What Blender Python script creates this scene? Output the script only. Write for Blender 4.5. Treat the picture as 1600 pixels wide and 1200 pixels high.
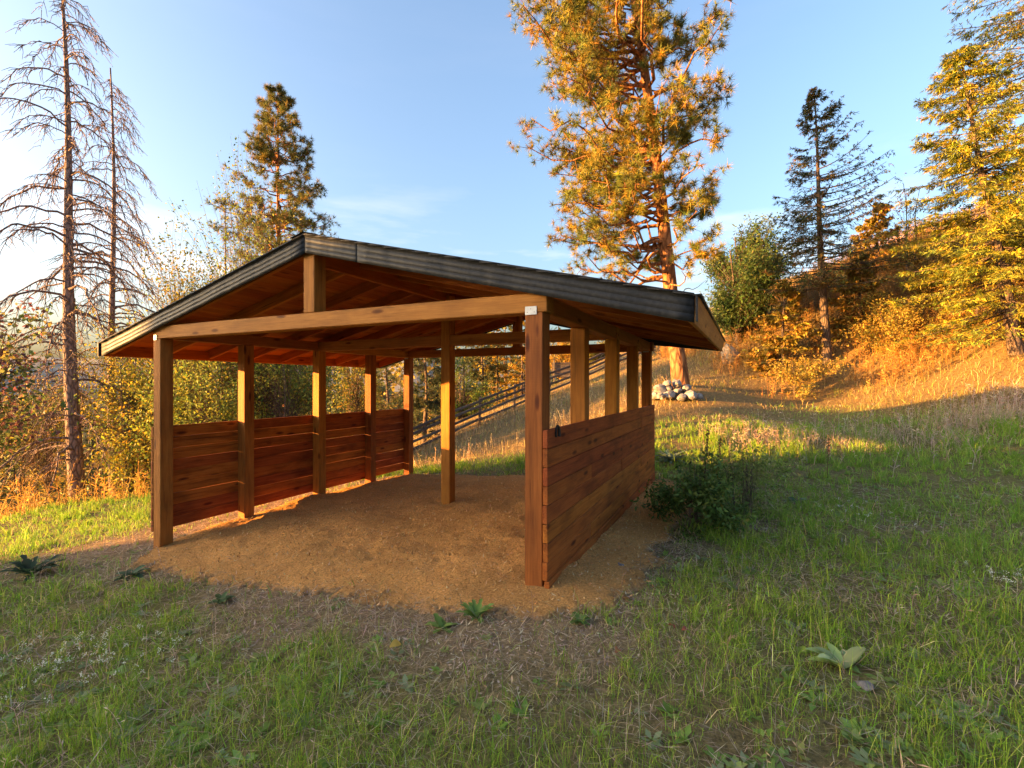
import bpy, bmesh, math, random
import numpy as np
from mathutils import Vector, Matrix, noise as mnoise

for o in list(bpy.data.objects): bpy.data.objects.remove(o)
scene = bpy.context.scene
COL = scene.collection
rng = np.random.default_rng(7)
random.seed(7)
R = math.radians

# ------------------------------------------------------------------ camera, sky, sun, exposure
CAMZ = 1.53
F = 749.0                                     # focal length in photo pixels (1600 wide)
cd = bpy.data.cameras.new('camera'); cam = bpy.data.objects.new('camera', cd); COL.objects.link(cam)
cd.sensor_width = 36; cd.lens = F / 1600 * 36; cd.clip_start = .05; cd.clip_end = 20000
cam.location = (0, 0, CAMZ); cam.rotation_euler = (R(90), 0, 0)
scene.camera = cam

SUN_EL = R(7.0)
SUN_H = Vector((-.978, -.21)).normalized()     # horizontal direction towards the sun (left, a little behind the camera)
world = bpy.data.worlds.new('World'); scene.world = world; world.use_nodes = True
wn = world.node_tree; wn.nodes.clear()
wo = wn.nodes.new('ShaderNodeOutputWorld'); wb = wn.nodes.new('ShaderNodeBackground')
sky = wn.nodes.new('ShaderNodeTexSky'); sky.sky_type = 'NISHITA'; sky.sun_disc = False
sky.sun_elevation = SUN_EL
sky.sun_rotation = math.atan2(SUN_H.x, SUN_H.y)
sky.altitude = 400; sky.air_density = 1.0; sky.dust_density = 8.0; sky.ozone_density = 3.0
wb.inputs['Strength'].default_value = .15
# thin cloud streaks low over the horizon
tc = wn.nodes.new('ShaderNodeTexCoord'); sep = wn.nodes.new('ShaderNodeSeparateXYZ')
wn.links.new(tc.outputs['Generated'], sep.inputs[0])
mp = wn.nodes.new('ShaderNodeMapping'); mp.inputs['Scale'].default_value = (1.6, 1.6, 9.0); mp.inputs['Location'].default_value = (3.1, 0.4, .2)
wn.links.new(tc.outputs['Generated'], mp.inputs[0])
cn = wn.nodes.new('ShaderNodeTexNoise'); cn.inputs['Scale'].default_value = 1.5; cn.inputs['Detail'].default_value = 7; cn.inputs['Roughness'].default_value = .55
wn.links.new(mp.outputs[0], cn.inputs['Vector'])
cr = wn.nodes.new('ShaderNodeValToRGB'); cr.color_ramp.elements[0].position = .54; cr.color_ramp.elements[1].position = .72
wn.links.new(cn.outputs['Fac'], cr.inputs[0])
er = wn.nodes.new('ShaderNodeValToRGB')       # clouds fade out with height
er.color_ramp.elements[0].position = .20; er.color_ramp.elements[0].color = (1, 1, 1, 1)
er.color_ramp.elements[1].position = .40; er.color_ramp.elements[1].color = (0.03, .03, .03, 1)
wn.links.new(sep.outputs['Z'], er.inputs[0])
mu = wn.nodes.new('ShaderNodeMath'); mu.operation = 'MULTIPLY'
wn.links.new(cr.outputs[0], mu.inputs[0]); wn.links.new(er.outputs[0], mu.inputs[1])
mu2 = wn.nodes.new('ShaderNodeMath'); mu2.operation = 'MULTIPLY'; mu2.inputs[1].default_value = .30
wn.links.new(mu.outputs[0], mu2.inputs[0])
mx = wn.nodes.new('ShaderNodeMix'); mx.data_type = 'RGBA'
wn.links.new(mu2.outputs[0], mx.inputs['Factor']); wn.links.new(sky.outputs[0], mx.inputs['A'])
mx.inputs['B'].default_value = (2.6, 2.45, 2.4, 1)
wn.links.new(mx.outputs['Result'], wb.inputs['Color']); wn.links.new(wb.outputs[0], wo.inputs['Surface'])

sl = bpy.data.lights.new('sun', 'SUN'); sl.energy = 5.0; sl.angle = R(.6); sl.color = (1, .54, .18)
sun = bpy.data.objects.new('sun', sl); COL.objects.link(sun)
sd = Vector((SUN_H.x * math.cos(SUN_EL), SUN_H.y * math.cos(SUN_EL), math.sin(SUN_EL)))
sun.rotation_euler = sd.to_track_quat('Z', 'Y').to_euler(); sun.location = (-20, -8, 20)

vs = scene.view_settings
vs.view_transform = 'Standard'; vs.look = 'None'; vs.gamma = 1; vs.use_curve_mapping = False
vs.exposure = 2.68
vs.use_white_balance = True; vs.white_balance_temperature = 8000; vs.white_balance_tint = 14
scene.render.engine = 'CYCLES'
scene.cycles.max_bounces = 6; scene.cycles.diffuse_bounces = 4; scene.cycles.glossy_bounces = 2; scene.cycles.transmission_bounces = 3

# ------------------------------------------------------------------ helpers
def tag(o, label=None, cat=None, group=None, kind=None):
    if label: o['label'] = label
    if cat: o['category'] = cat
    if group: o['group'] = group
    if kind: o['kind'] = kind
    return o

def empty(name, loc, rz=0, **k):
    o = bpy.data.objects.new(name, None); COL.objects.link(o)
    o.location = loc; o.rotation_euler = (0, 0, rz); o.empty_display_size = .2
    return tag(o, **k)

class Geo:
    def __init__(s): s.v = []; s.f = []; s.c = []; s.n = 0
    def add(s, v, faces, col=None):
        v = np.asarray(v, float).reshape(-1, 3)
        if not isinstance(faces, list): faces = [faces]
        for f in faces:
            f = np.asarray(f, int)
            if f.size: s.f.append(f + s.n)
        if col is None: col = np.ones((len(v), 3)) * .5
        col = np.asarray(col, float)
        if col.ndim == 1: col = np.repeat(col[None], len(v), 0)
        s.v.append(v); s.c.append(col); s.n += len(v)
    def mesh(s, name, smooth=False):
        me = bpy.data.meshes.new(name)
        v = np.concatenate(s.v); c = np.concatenate(s.c)
        me.vertices.add(len(v)); me.vertices.foreach_set('co', v.astype(np.float32).ravel())
        loops = np.concatenate([f.ravel() for f in s.f])
        cnt = np.concatenate([np.full(len(f), f.shape[1]) for f in s.f])
        st = np.concatenate([[0], np.cumsum(cnt)[:-1]])
        me.loops.add(len(loops)); me.loops.foreach_set('vertex_index', loops.astype(np.int32))
        me.polygons.add(len(cnt)); me.polygons.foreach_set('loop_start', st.astype(np.int32))
        if smooth: me.polygons.foreach_set('use_smooth', np.ones(len(cnt), bool))
        me.update(calc_edges=True)
        at = me.attributes.new('col', 'FLOAT_COLOR', 'POINT')
        at.data.foreach_set('color', np.concatenate([c, np.ones((len(c), 1))], 1).astype(np.float32).ravel())
        return me
    def build(s, name, mat, parent=None, smooth=False):
        o = bpy.data.objects.new(name, s.mesh(name, smooth)); COL.objects.link(o)
        if mat: o.data.materials.append(mat)
        if parent: o.parent = parent
        return o

def nrm(a): return a / (np.linalg.norm(a, axis=-1, keepdims=True) + 1e-9)

def tubes(g, paths, radii, sides=4, col=None):
    """paths [N,K,3], radii [N,K] -> N tapered tubes"""
    paths = np.asarray(paths, float); radii = np.asarray(radii, float)
    N, K, _ = paths.shape
    t = np.zeros_like(paths); t[:, 1:-1] = paths[:, 2:] - paths[:, :-2]; t[:, 0] = paths[:, 1] - paths[:, 0]; t[:, -1] = paths[:, -1] - paths[:, -2]
    t = nrm(t)
    ref = np.where(np.abs(t[..., 2:3]) > .9, np.array([1., 0, 0]), np.array([0, 0, 1.]))
    a = nrm(np.cross(t, ref)); b = np.cross(t, a)
    ang = np.linspace(0, 2 * np.pi, sides, endpoint=False)
    ring = a[:, :, None] * np.cos(ang)[None, None, :, None] + b[:, :, None] * np.sin(ang)[None, None, :, None]
    v = paths[:, :, None] + ring * radii[:, :, None, None]
    idx = np.arange(N * K * sides).reshape(N, K, sides)
    i0 = idx[:, :-1]; i1 = idx[:, 1:]
    q = np.stack([i0, np.roll(i0, -1, 2), np.roll(i1, -1, 2), i1], -1).reshape(-1, 4)
    c = None
    if col is not None:
        col = np.asarray(col, float)
        c = np.broadcast_to(col.reshape(-1, 1, 1, 3) if col.ndim == 2 else col, (N, K, sides, 3)).reshape(-1, 3)
    g.add(v.reshape(-1, 3), q, c)

def kites(g, base, d, side, length, width, cols, droop=0.0):
    """small leaf faces: base point, direction, side vector, length, width -> kite quad"""
    base = np.asarray(base); d = nrm(d); side = nrm(side)
    L = np.asarray(length).reshape(-1, 1); W = np.asarray(width).reshape(-1, 1)
    mid = base + d * L * .45; tip = base + d * L; tip[:, 2] -= droop * L[:, 0]
    nn = np.cross(d, side) * W * .25
    v = np.stack([base, mid + side * W * .5 + nn, tip, mid - side * W * .5 + nn], 1)
    n = len(base); q = np.arange(n * 4).reshape(n, 4)
    g.add(v.reshape(-1, 3), q, np.repeat(cols, 4, 0))

def rand_dirs(n): return nrm(rng.normal(size=(n, 3)))

BRIGHT = 1.0
def pal(colors, n, jitter=.18, weights=None):
    colors = np.asarray(colors, float)
    k = rng.choice(len(colors), n, p=weights)
    c = colors[k] * (1 + rng.normal(0, jitter, (n, 1))) * (1 + rng.normal(0, jitter * .35, (n, 3)))
    return np.clip(c * BRIGHT, .004, .9)

def vnoise(x, y, s=1.0, seed=0, octs=3):
    """value noise, vectorised, about -1..1"""
    out = np.zeros(np.broadcast(x, y).shape); amp = 1; tot = 0
    for o in range(octs):
        X = np.asarray(x) * s * 2 ** o + 37.1 * seed + 11 * o; Y = np.asarray(y) * s * 2 ** o - 17.7 * seed + 5 * o
        xi = np.floor(X); yi = np.floor(Y); xf = X - xi; yf = Y - yi
        xf = xf * xf * (3 - 2 * xf); yf = yf * yf * (3 - 2 * yf)
        def h(a, b):
            q = np.sin(a * 127.1 + b * 311.7 + seed * 13.3) * 43758.5453
            return (q - np.floor(q)) * 2 - 1
        n = (h(xi, yi) * (1 - xf) + h(xi + 1, yi) * xf) * (1 - yf) + (h(xi, yi + 1) * (1 - xf) + h(xi + 1, yi + 1) * xf) * yf
        out = out + n * amp; tot += amp; amp *= .5
    return out / tot

def sstep(a, b, x):
    t = np.clip((np.asarray(x, float) - a) / (b - a), 0, 1); return t * t * (3 - 2 * t)

# ------------------------------------------------------------------ materials
def newmat(name):
    m = bpy.data.materials.new(name); m.use_nodes = True
    nt = m.node_tree; nt.nodes.clear()
    out = nt.nodes.new('ShaderNodeOutputMaterial'); p = nt.nodes.new('ShaderNodeBsdfPrincipled')
    nt.links.new(p.outputs[0], out.inputs[0])
    return m, nt, p, out
def N(nt, t, **k):
    n = nt.nodes.new(t)
    for a, b in k.items():
        if a.startswith('i_'): n.inputs[a[2:]].default_value = b
        else: setattr(n, a, b)
    return n
def ramp(nt, src, stops):
    r = nt.nodes.new('ShaderNodeValToRGB'); e = r.color_ramp.elements
    while len(e) < len(stops): e.new(.5)
    for q, (p, c) in zip(e, stops): q.position = p; q.color = (*c, 1) if len(c) == 3 else c
    nt.links.new(src, r.inputs[0]); return r.outputs[0]
def mixc(nt, fac, a, b, mode='MIX'):
    m = nt.nodes.new('ShaderNodeMix'); m.data_type = 'RGBA'; m.blend_type = mode
    for s, v in (('Factor', fac), ('A', a), ('B', b)):
        if isinstance(v, bpy.types.NodeSocket): nt.links.new(v, m.inputs[s])
        else: m.inputs[s].default_value = v if s == 'Factor' else (*v, 1)
    return m.outputs['Result']
def math_(nt, op, a, b=0.0):
    m = nt.nodes.new('ShaderNodeMath'); m.operation = op
    for i, v in enumerate((a, b)):
        if isinstance(v, bpy.types.NodeSocket): nt.links.new(v, m.inputs[i])
        else: m.inputs[i].default_value = v
    return m.outputs[0]

def wood(name, dark, mid, light, saw=.5, knots=1.0, rough=.72, stain=.5):
    """sawn timber; the grain runs along the local X of the piece"""
    m, nt, p, out = newmat(name)
    tc = N(nt, 'ShaderNodeTexCoord'); oi = N(nt, 'ShaderNodeObjectInfo')
    off = N(nt, 'ShaderNodeVectorMath', operation='SCALE'); off.inputs['Scale'].default_value = 1
    comb = N(nt, 'ShaderNodeCombineXYZ')
    for i, k in enumerate((31.0, 17.0, 53.0)): nt.links.new(math_(nt, 'MULTIPLY', oi.outputs['Random'], k), comb.inputs[i])
    add = N(nt, 'ShaderNodeVectorMath', operation='ADD'); nt.links.new(tc.outputs['Object'], add.inputs[0]); nt.links.new(comb.outputs[0], add.inputs[1])
    V = add.outputs[0]
    def mapped(sc):
        mp = N(nt, 'ShaderNodeMapping'); mp.inputs['Scale'].default_value = sc; nt.links.new(V, mp.inputs[0]); return mp.outputs[0]
    g = N(nt, 'ShaderNodeTexNoise', i_Scale=1.0, i_Detail=6.0, i_Roughness=.62, i_Distortion=.7); nt.links.new(mapped((1.3, 24, 24)), g.inputs['Vector'])
    f = N(nt, 'ShaderNodeTexNoise', i_Scale=1.0, i_Detail=3.0); nt.links.new(mapped((6, 170, 170)), f.inputs['Vector'])
    b = N(nt, 'ShaderNodeTexNoise', i_Scale=1.0, i_Detail=4.0, i_Roughness=.6); nt.links.new(mapped((2.2, 5, 5)), b.inputs['Vector'])
    c = ramp(nt, g.outputs['Fac'], [(.30, dark), (.50, mid), (.72, light)])
    c = mixc(nt, .35, c, ramp(nt, f.outputs['Fac'], [(.3, dark), (.7, light)]), 'MIX')
    # blotchy stain
    st = ramp(nt, b.outputs['Fac'], [(.32, (.42, .36, .33)), (.55, (1, 1, 1))])
    c = mixc(nt, stain, c, st, 'MULTIPLY')
    # knots
    vo = N(nt, 'ShaderNodeTexVoronoi', i_Scale=1.0, i_Randomness=1.0); nt.links.new(mapped((2.1, 7.5, 7.5)), vo.inputs['Vector'])
    kn = ramp(nt, vo.outputs['Distance'], [(.05, (.16, .08, .05)), (.11, (.40, .26, .2)), (.17, (1, 1, 1))])
    c = mixc(nt, .9 * knots, c, kn, 'MULTIPLY')
    ck = N(nt, 'ShaderNodeTexNoise', i_Scale=1.0, i_Detail=2.0, i_Distortion=.3); nt.links.new(mapped((.9, 42, 42)), ck.inputs['Vector'])
    c = mixc(nt, .85, c, ramp(nt, ck.outputs['Fac'], [(.22, (.10, .07, .06)), (.27, (1, 1, 1))]), 'MULTIPLY')
    # tone of each piece
    hv = N(nt, 'ShaderNodeHueSaturation'); nt.links.new(c, hv.inputs['Color'])
    nt.links.new(math_(nt, 'ADD', math_(nt, 'MULTIPLY', oi.outputs['Random'], .42), .80), hv.inputs['Value'])
    nt.links.new(math_(nt, 'ADD', math_(nt, 'MULTIPLY', oi.outputs['Random'], .02), .49), hv.inputs['Hue'])
    nt.links.new(hv.outputs[0], p.inputs['Base Color'])
    p.inputs['Roughness'].default_value = rough; p.inputs['Specular IOR Level'].default_value = .25
    wv = N(nt, 'ShaderNodeTexNoise', i_Scale=1.0, i_Detail=2.0); nt.links.new(mapped((95, 2.5, 2.5)), wv.inputs['Vector'])
    hgt = math_(nt, 'ADD', math_(nt, 'MULTIPLY', f.outputs['Fac'], .6), math_(nt, 'MULTIPLY', wv.outputs['Fac'], saw))
    bp = N(nt, 'ShaderNodeBump', i_Strength=.45, i_Distance=.004); nt.links.new(hgt, bp.inputs['Height']); nt.links.new(bp.outputs[0], p.inputs['Normal'])
    return m

def attr_mat(name, transl=.35, rough=.7, bumpy=False, spec=.2):
    m, nt, p, out = newmat(name)
    a = N(nt, 'ShaderNodeAttribute', attribute_name='col')
    nt.links.new(a.outputs['Color'], p.inputs['Base Color'])
    p.inputs['Roughness'].default_value = rough; p.inputs['Specular IOR Level'].default_value = spec
    if transl:
        t = N(nt, 'ShaderNodeBsdfTranslucent'); nt.links.new(a.outputs['Color'], t.inputs[0])
        ms = N(nt, 'ShaderNodeMixShader'); ms.inputs[0].default_value = transl
        nt.links.new(p.outputs[0], ms.inputs[1]); nt.links.new(t.outputs[0], ms.inputs[2]); nt.links.new(ms.outputs[0], out.inputs[0])
    return m

def bark(name, dark, light, sc=(9, 9, 2.2)):
    m, nt, p, out = newmat(name)
    tc = N(nt, 'ShaderNodeTexCoord'); mp = N(nt, 'ShaderNodeMapping'); mp.inputs['Scale'].default_value = sc; nt.links.new(tc.outputs['Object'], mp.inputs[0])
    v = N(nt, 'ShaderNodeTexVoronoi', feature='DISTANCE_TO_EDGE', i_Scale=1.3); nt.links.new(mp.outputs[0], v.inputs['Vector'])
    n = N(nt, 'ShaderNodeTexNoise', i_Scale=3.0, i_Detail=6.0); nt.links.new(mp.outputs[0], n.inputs['Vector'])
    h = math_(nt, 'ADD', math_(nt, 'MULTIPLY', ramp(nt, v.outputs['Distance'], [(0, (0, 0, 0)), (.22, (1, 1, 1))]), .6), math_(nt, 'MULTIPLY', n.outputs['Fac'], .7))
    c = ramp(nt, h, [(.25, dark), (.95, light)])
    nt.links.new(c, p.inputs['Base Color']); p.inputs['Roughness'].default_value = .9; p.inputs['Specular IOR Level'].default_value = .1
    b = N(nt, 'ShaderNodeBump', i_Strength=.8, i_Distance=.03); nt.links.new(h, b.inputs['Height']); nt.links.new(b.outputs[0], p.inputs['Normal'])
    return m

def rock(name, dark, light):
    m, nt, p, out = newmat(name)
    tc = N(nt, 'ShaderNodeTexCoord'); oi = N(nt, 'ShaderNodeObjectInfo')
    n = N(nt, 'ShaderNodeTexNoise', i_Scale=7.0, i_Detail=8.0, i_Roughness=.65); nt.links.new(tc.outputs['Object'], n.inputs['Vector'])
    c = ramp(nt, n.outputs['Fac'], [(.3, dark), (.68, light)])
    hv = N(nt, 'ShaderNodeHueSaturation'); nt.links.new(c, hv.inputs['Color'])
    nt.links.new(math_(nt, 'ADD', math_(nt, 'MULTIPLY', oi.outputs['Random'], .5), .7), hv.inputs['Value'])
    nt.links.new(hv.outputs[0], p.inputs['Base Color']); p.inputs['Roughness'].default_value = .85
    b = N(nt, 'ShaderNodeBump', i_Strength=.6, i_Distance=.03); nt.links.new(n.outputs['Fac'], b.inputs['Height']); nt.links.new(b.outputs[0], p.inputs['Normal'])
    return m

def plain(name, col, rough=.6, metal=0.0, noise=.25, sc=12, bump=.2):
    m, nt, p, out = newmat(name)
    tc = N(nt, 'ShaderNodeTexCoord')
    n = N(nt, 'ShaderNodeTexNoise', i_Scale=float(sc), i_Detail=6.0); nt.links.new(tc.outputs['Object'], n.inputs['Vector'])
    c = ramp(nt, n.outputs['Fac'], [(.3, tuple(x * (1 - noise) for x in col)), (.7, tuple(min(1, x * (1 + noise)) for x in col))])
    nt.links.new(c, p.inputs['Base Color']); p.inputs['Roughness'].default_value = rough; p.inputs['Metallic'].default_value = metal
    b = N(nt, 'ShaderNodeBump', i_Strength=bump, i_Distance=.01); nt.links.new(n.outputs['Fac'], b.inputs['Height']); nt.links.new(b.outputs[0], p.inputs['Normal'])
    return m

M = {}
M['post'] = wood('post_wood', (.15, .046, .008), (.31, .102, .017), (.42, .158, .031), saw=.9, stain=.45)
M['beam'] = wood('beam_wood', (.18, .058, .011), (.33, .112, .023), (.42, .162, .040), saw=1.2, stain=.4)
M['board'] = wood('board_wood', (.12, .022, .004), (.31, .075, .013), (.40, .115, .024), saw=.4, stain=.7)
M['roofwood'] = wood('roof_wood', (.18, .040, .008), (.36, .092, .018), (.44, .14, .034), saw=.4, stain=.45, knots=.7)
M['greywood'] = wood('grey_wood', (.06, .045, .036), (.13, .10, .08), (.20, .16, .13), saw=.4, stain=.5)
M['leaf'] = attr_mat('leaf', .40, .55)
M['needle'] = attr_mat('needle', .25, .6)
M['grass'] = attr_mat('grass', .40, .6)
M['chips'] = attr_mat('wood_chips', .15, .8)
M['twig'] = attr_mat('twig', 0, .9, spec=.1)
M['bark_pine'] = bark('pine_bark', (.09, .035, .018), (.36, .16, .075), (5, 5, 1.5))
M['bark_dead'] = bark('dead_bark', (.07, .05, .045), (.26, .19, .165), (9, 9, 3))
M['bark_dark'] = bark('dark_bark', (.05, .035, .028), (.17, .12, .09), (9, 9, 2.5))
M['rock'] = rock('grey_rock', (.075, .07, .07), (.32, .30, .285))
M['paper_rock'] = rock('pale_rock', (.16, .135, .10), (.36, .31, .25))
M['iron'] = plain('dark_iron', (.03, .025, .022), .6, .6)
M['galv'] = plain('galvanised_plate', (.36, .37, .38), .42, .8, .12, 30, .1)
M['shingle'] = plain('asphalt_shingle', (.022, .022, .024), .9, 0, .5, 60, .6)
def metal_mat():
    m, nt, p, out = newmat('fascia_metal')
    tc = N(nt, 'ShaderNodeTexCoord')
    n = N(nt, 'ShaderNodeTexNoise', i_Scale=2.2, i_Detail=3.0); mp = N(nt, 'ShaderNodeMapping'); mp.inputs['Scale'].default_value = (1.6, .8, .5)
    nt.links.new(tc.outputs['Object'], mp.inputs[0]); nt.links.new(mp.outputs[0], n.inputs['Vector'])
    n2 = N(nt, 'ShaderNodeTexNoise', i_Scale=40.0, i_Detail=5.0); nt.links.new(tc.outputs['Object'], n2.inputs['Vector'])
    c = ramp(nt, n2.outputs['Fac'], [(.3, (.018, .019, .021)), (.7, (.034, .035, .038))])
    nt.links.new(c, p.inputs['Base Color']); p.inputs['Metallic'].default_value = .0; p.inputs['Specular IOR Level'].default_value = .18
    nt.links.new(math_(nt, 'ADD', math_(nt, 'MULTIPLY', n2.outputs['Fac'], .25), .36), p.inputs['Roughness'])
    b = N(nt, 'ShaderNodeBump', i_Strength=.55, i_Distance=.06); nt.links.new(n.outputs['Fac'], b.inputs['Height']); nt.links.new(b.outputs[0], p.inputs['Normal'])
    return m
M['fascia'] = metal_mat()

# ------------------------------------------------------------------ terrain
def cp(px, py, D): return ((px - 800) / F * D, D, CAMZ + (600 - py) * D / F)
CTRL = [cp(838, 935, 3.42), cp(255, 858, 5.42), (-3.0, 7.46, -.26), (-2.03, 9.5, -.30), (-.9, 6.45, -.16), (2.05, 7.6, -.04),
        (1.2, 5.4, -.02), (0, 1.5, 0), (2.5, 2, .05), (-3, 1.5, -.25), (5, 3, .1), (4, 6, .05), (0, -3, .1), (6, -3, .5), (-5, -3, -.5),
        cp(100, 790, 9), cp(0, 840, 7), cp(100, 950, 4.2), (-6, 4, -.55), (-9, 5, -.95), (-12, 9, -1.7), (-12, 13, -2.4), (-7.5, 12, -1.5), (-9, 17, -3.0), (-5, 14, -1.2), (-4, 17, -1.3),
        (8, 6, .15), (11, 5, .5), (7, 9, .30), (9.5, 9.3, .62), (6, 11, .62), (8, 11.5, .75), cp(1025, 680, 10), cp(1100, 650, 11.5), cp(1300, 650, 12.5), cp(1450, 605, 13), cp(1600, 640, 10),
        cp(1065, 602, 14.5), cp(1050, 625, 13), cp(1295, 590, 16), cp(1590, 550, 13), cp(1135, 545, 20), (15, 17, 5.0), (12, 19, 4.5), (17, 13, 4.1), (15, 8, 1.6),
        cp(900, 640, 16), cp(720, 690, 17), cp(650, 710, 17), cp(900, 602, 24), cp(1000, 560, 26), cp(1060, 548, 26), cp(700, 662, 26), cp(800, 628, 29), cp(870, 602, 32),
        (1, 12, -.05), (-2, 12, -.5), (10, 30, 5), (20, 24, 8.6), (24, 14, 7.5), (25, 0, 4), (12, -10, 2),
        (0, 45, -1.0), (-12, 40, -5), (-15, 25, -4.5), (-25, 20, -6), (-25, 0, -4), (15, 45, 6), (35, 35, 13), (40, 5, 10), (-40, 40, -11), (-45, 0, -8), (0, 70, -4), (30, 70, 10), (-40, 70, -14)]
CTRL = np.array(CTRL)
def _phi(r2): return .5 * r2 * np.log(r2 + 1e-9)
_d2 = ((CTRL[:, None, :2] - CTRL[None, :, :2]) ** 2).sum(-1)
_n = len(CTRL)
_A = np.zeros((_n + 3, _n + 3)); _A[:_n, :_n] = _phi(_d2) + np.eye(_n) * .6
_A[:_n, _n] = 1; _A[:_n, _n + 1:] = CTRL[:, :2]; _A[_n, :_n] = 1; _A[_n + 1:, :_n] = CTRL[:, :2].T
_W = np.linalg.solve(_A, np.concatenate([CTRL[:, 2], np.zeros(3)]))
B0 = np.array([.188, 3.511]); YAW = R(25.51)
UX = np.array([math.cos(YAW), -math.sin(YAW)]); UY = np.array([math.sin(YAW), math.cos(YAW)])   # shelter axes: X to the right, Y to the back
def loc2w(X, Y): return B0[0] + UX[0] * X + UY[0] * Y, B0[1] + UX[1] * X + UY[1] * Y
def w2loc(x, y):
    dx = np.asarray(x) - B0[0]; dy = np.asarray(y) - B0[1]
    return dx * UX[0] + dy * UX[1], dx * UY[0] + dy * UY[1]
def terrain(x, y):
    x = np.asarray(x, float); y = np.asarray(y, float); shp = np.broadcast(x, y).shape
    X = np.broadcast_to(x, shp).ravel(); Y = np.broadcast_to(y, shp).ravel()
    r = np.hypot(X, Y - 8); k = np.minimum(1, 60 / np.maximum(r, 1e-6))       # beyond 60 m continue outward from the rim
    Xc = X * k; Yc = 8 + (Y - 8) * k
    z = np.zeros(len(X))
    for i in range(0, len(X), 40000):
        s = slice(i, i + 40000)
        d2 = (Xc[s, None] - CTRL[None, :, 0]) ** 2 + (Yc[s, None] - CTRL[None, :, 1]) ** 2
        z[s] = _phi(d2) @ _W[:_n] + _W[_n] + Xc[s] * _W[_n + 1] + Yc[s] * _W[_n + 2]
    far = np.maximum(0, r - 60); z = z * np.exp(-far / 150) - 40 * (1 - np.exp(-far / 200))
    # unseen bank, added left behind the camera to keep the sun off the foreground
    qx = X + 3.5; qy = Y - 6.3
    along = qx * SUN_H.x + qy * SUN_H.y; off = qx * -SUN_H.y + qy * SUN_H.x
    z = z + SHADE_BANK_H * np.exp(-((along - 27) / 6.5) ** 2) * sstep(SHADE_BANK_0, SHADE_BANK_0 + 1.2, off + .5 * vnoise(X, Y, .25, 4)) * (1 - sstep(30, 45, off)) * (1 + .07 * vnoise(off, off * 0 + .5, .9, 77))
    z = z + .035 * vnoise(X, Y, .9, 1) + .10 * vnoise(X, Y, .22, 2) * sstep(8, 16, r)
    return z.reshape(shp)
SHADE_BANK_H = 11.1; SHADE_BANK_0 = -.55  # height and shadow edge of the added shading bank
def gz(x, y): return float(terrain(np.array([x]), np.array([y]))[0])
def G(px, D): x = (px - 800) / F * D; return Vector((x, D, gz(x, D)))
def top_z(py, D): return CAMZ + (600 - py) * D / F

# litter-covered area in and around the shelter (shelter coordinates)
def bed_mask(x, y):
    X, Y = w2loc(x, y)
    n = .26 * vnoise(x, y, 1.3, 8) + .16 * vnoise(x, y, 6, 9) + .12 * vnoise(x, y, 25, 10)
    # rounded box in shelter coordinates
    cx, cy, hx, hy = -2.15, 2.05, 2.8, 2.45
    dx = np.maximum(np.abs(X - cx) - hx + .6, 0); dy = np.maximum(np.abs(Y - cy) - hy + .6, 0)
    d = np.hypot(dx, dy) - .6
    left = np.maximum(0, -4.45 - X) * 1.2
    return 1 - sstep(-.12, .22, d + n + left)
def apron_mask(x, y):
    X, Y = w2loc(x, y)
    n = .55 * vnoise(x, y, .8, 5) + .35 * vnoise(x, y, 3, 6)
    cx, cy, hx, hy = -2.6, 1.75, 3.4, 2.6
    dx = np.maximum(np.abs(X - cx) - hx + .8, 0); dy = np.maximum(np.abs(Y - cy) - hy + .8, 0)
    d = np.hypot(dx, dy) - .8
    return 1 - sstep(-.25, .35, d + n)

# zones: dry hill grass, pale dry belt, green meadow
def zones(x, y):
    z = terrain(x, y)
    hill = sstep(.55, 1.15, z + .35 * vnoise(x, y, .5, 11)) * sstep(8, 10.5, y)
    back = sstep(10.5, 12.5, y + vnoise(x, y, .4, 12)) * (1 - sstep(6, 9, x))
    dry = np.clip(np.maximum(hill, back), 0, 1)
    belt = np.exp(-((y - (9.0 + .08 * x + .8 * vnoise(x, y, .35, 13))) / .9) ** 2) * sstep(3.0, 5.0, x)
    return dry, belt

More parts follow.
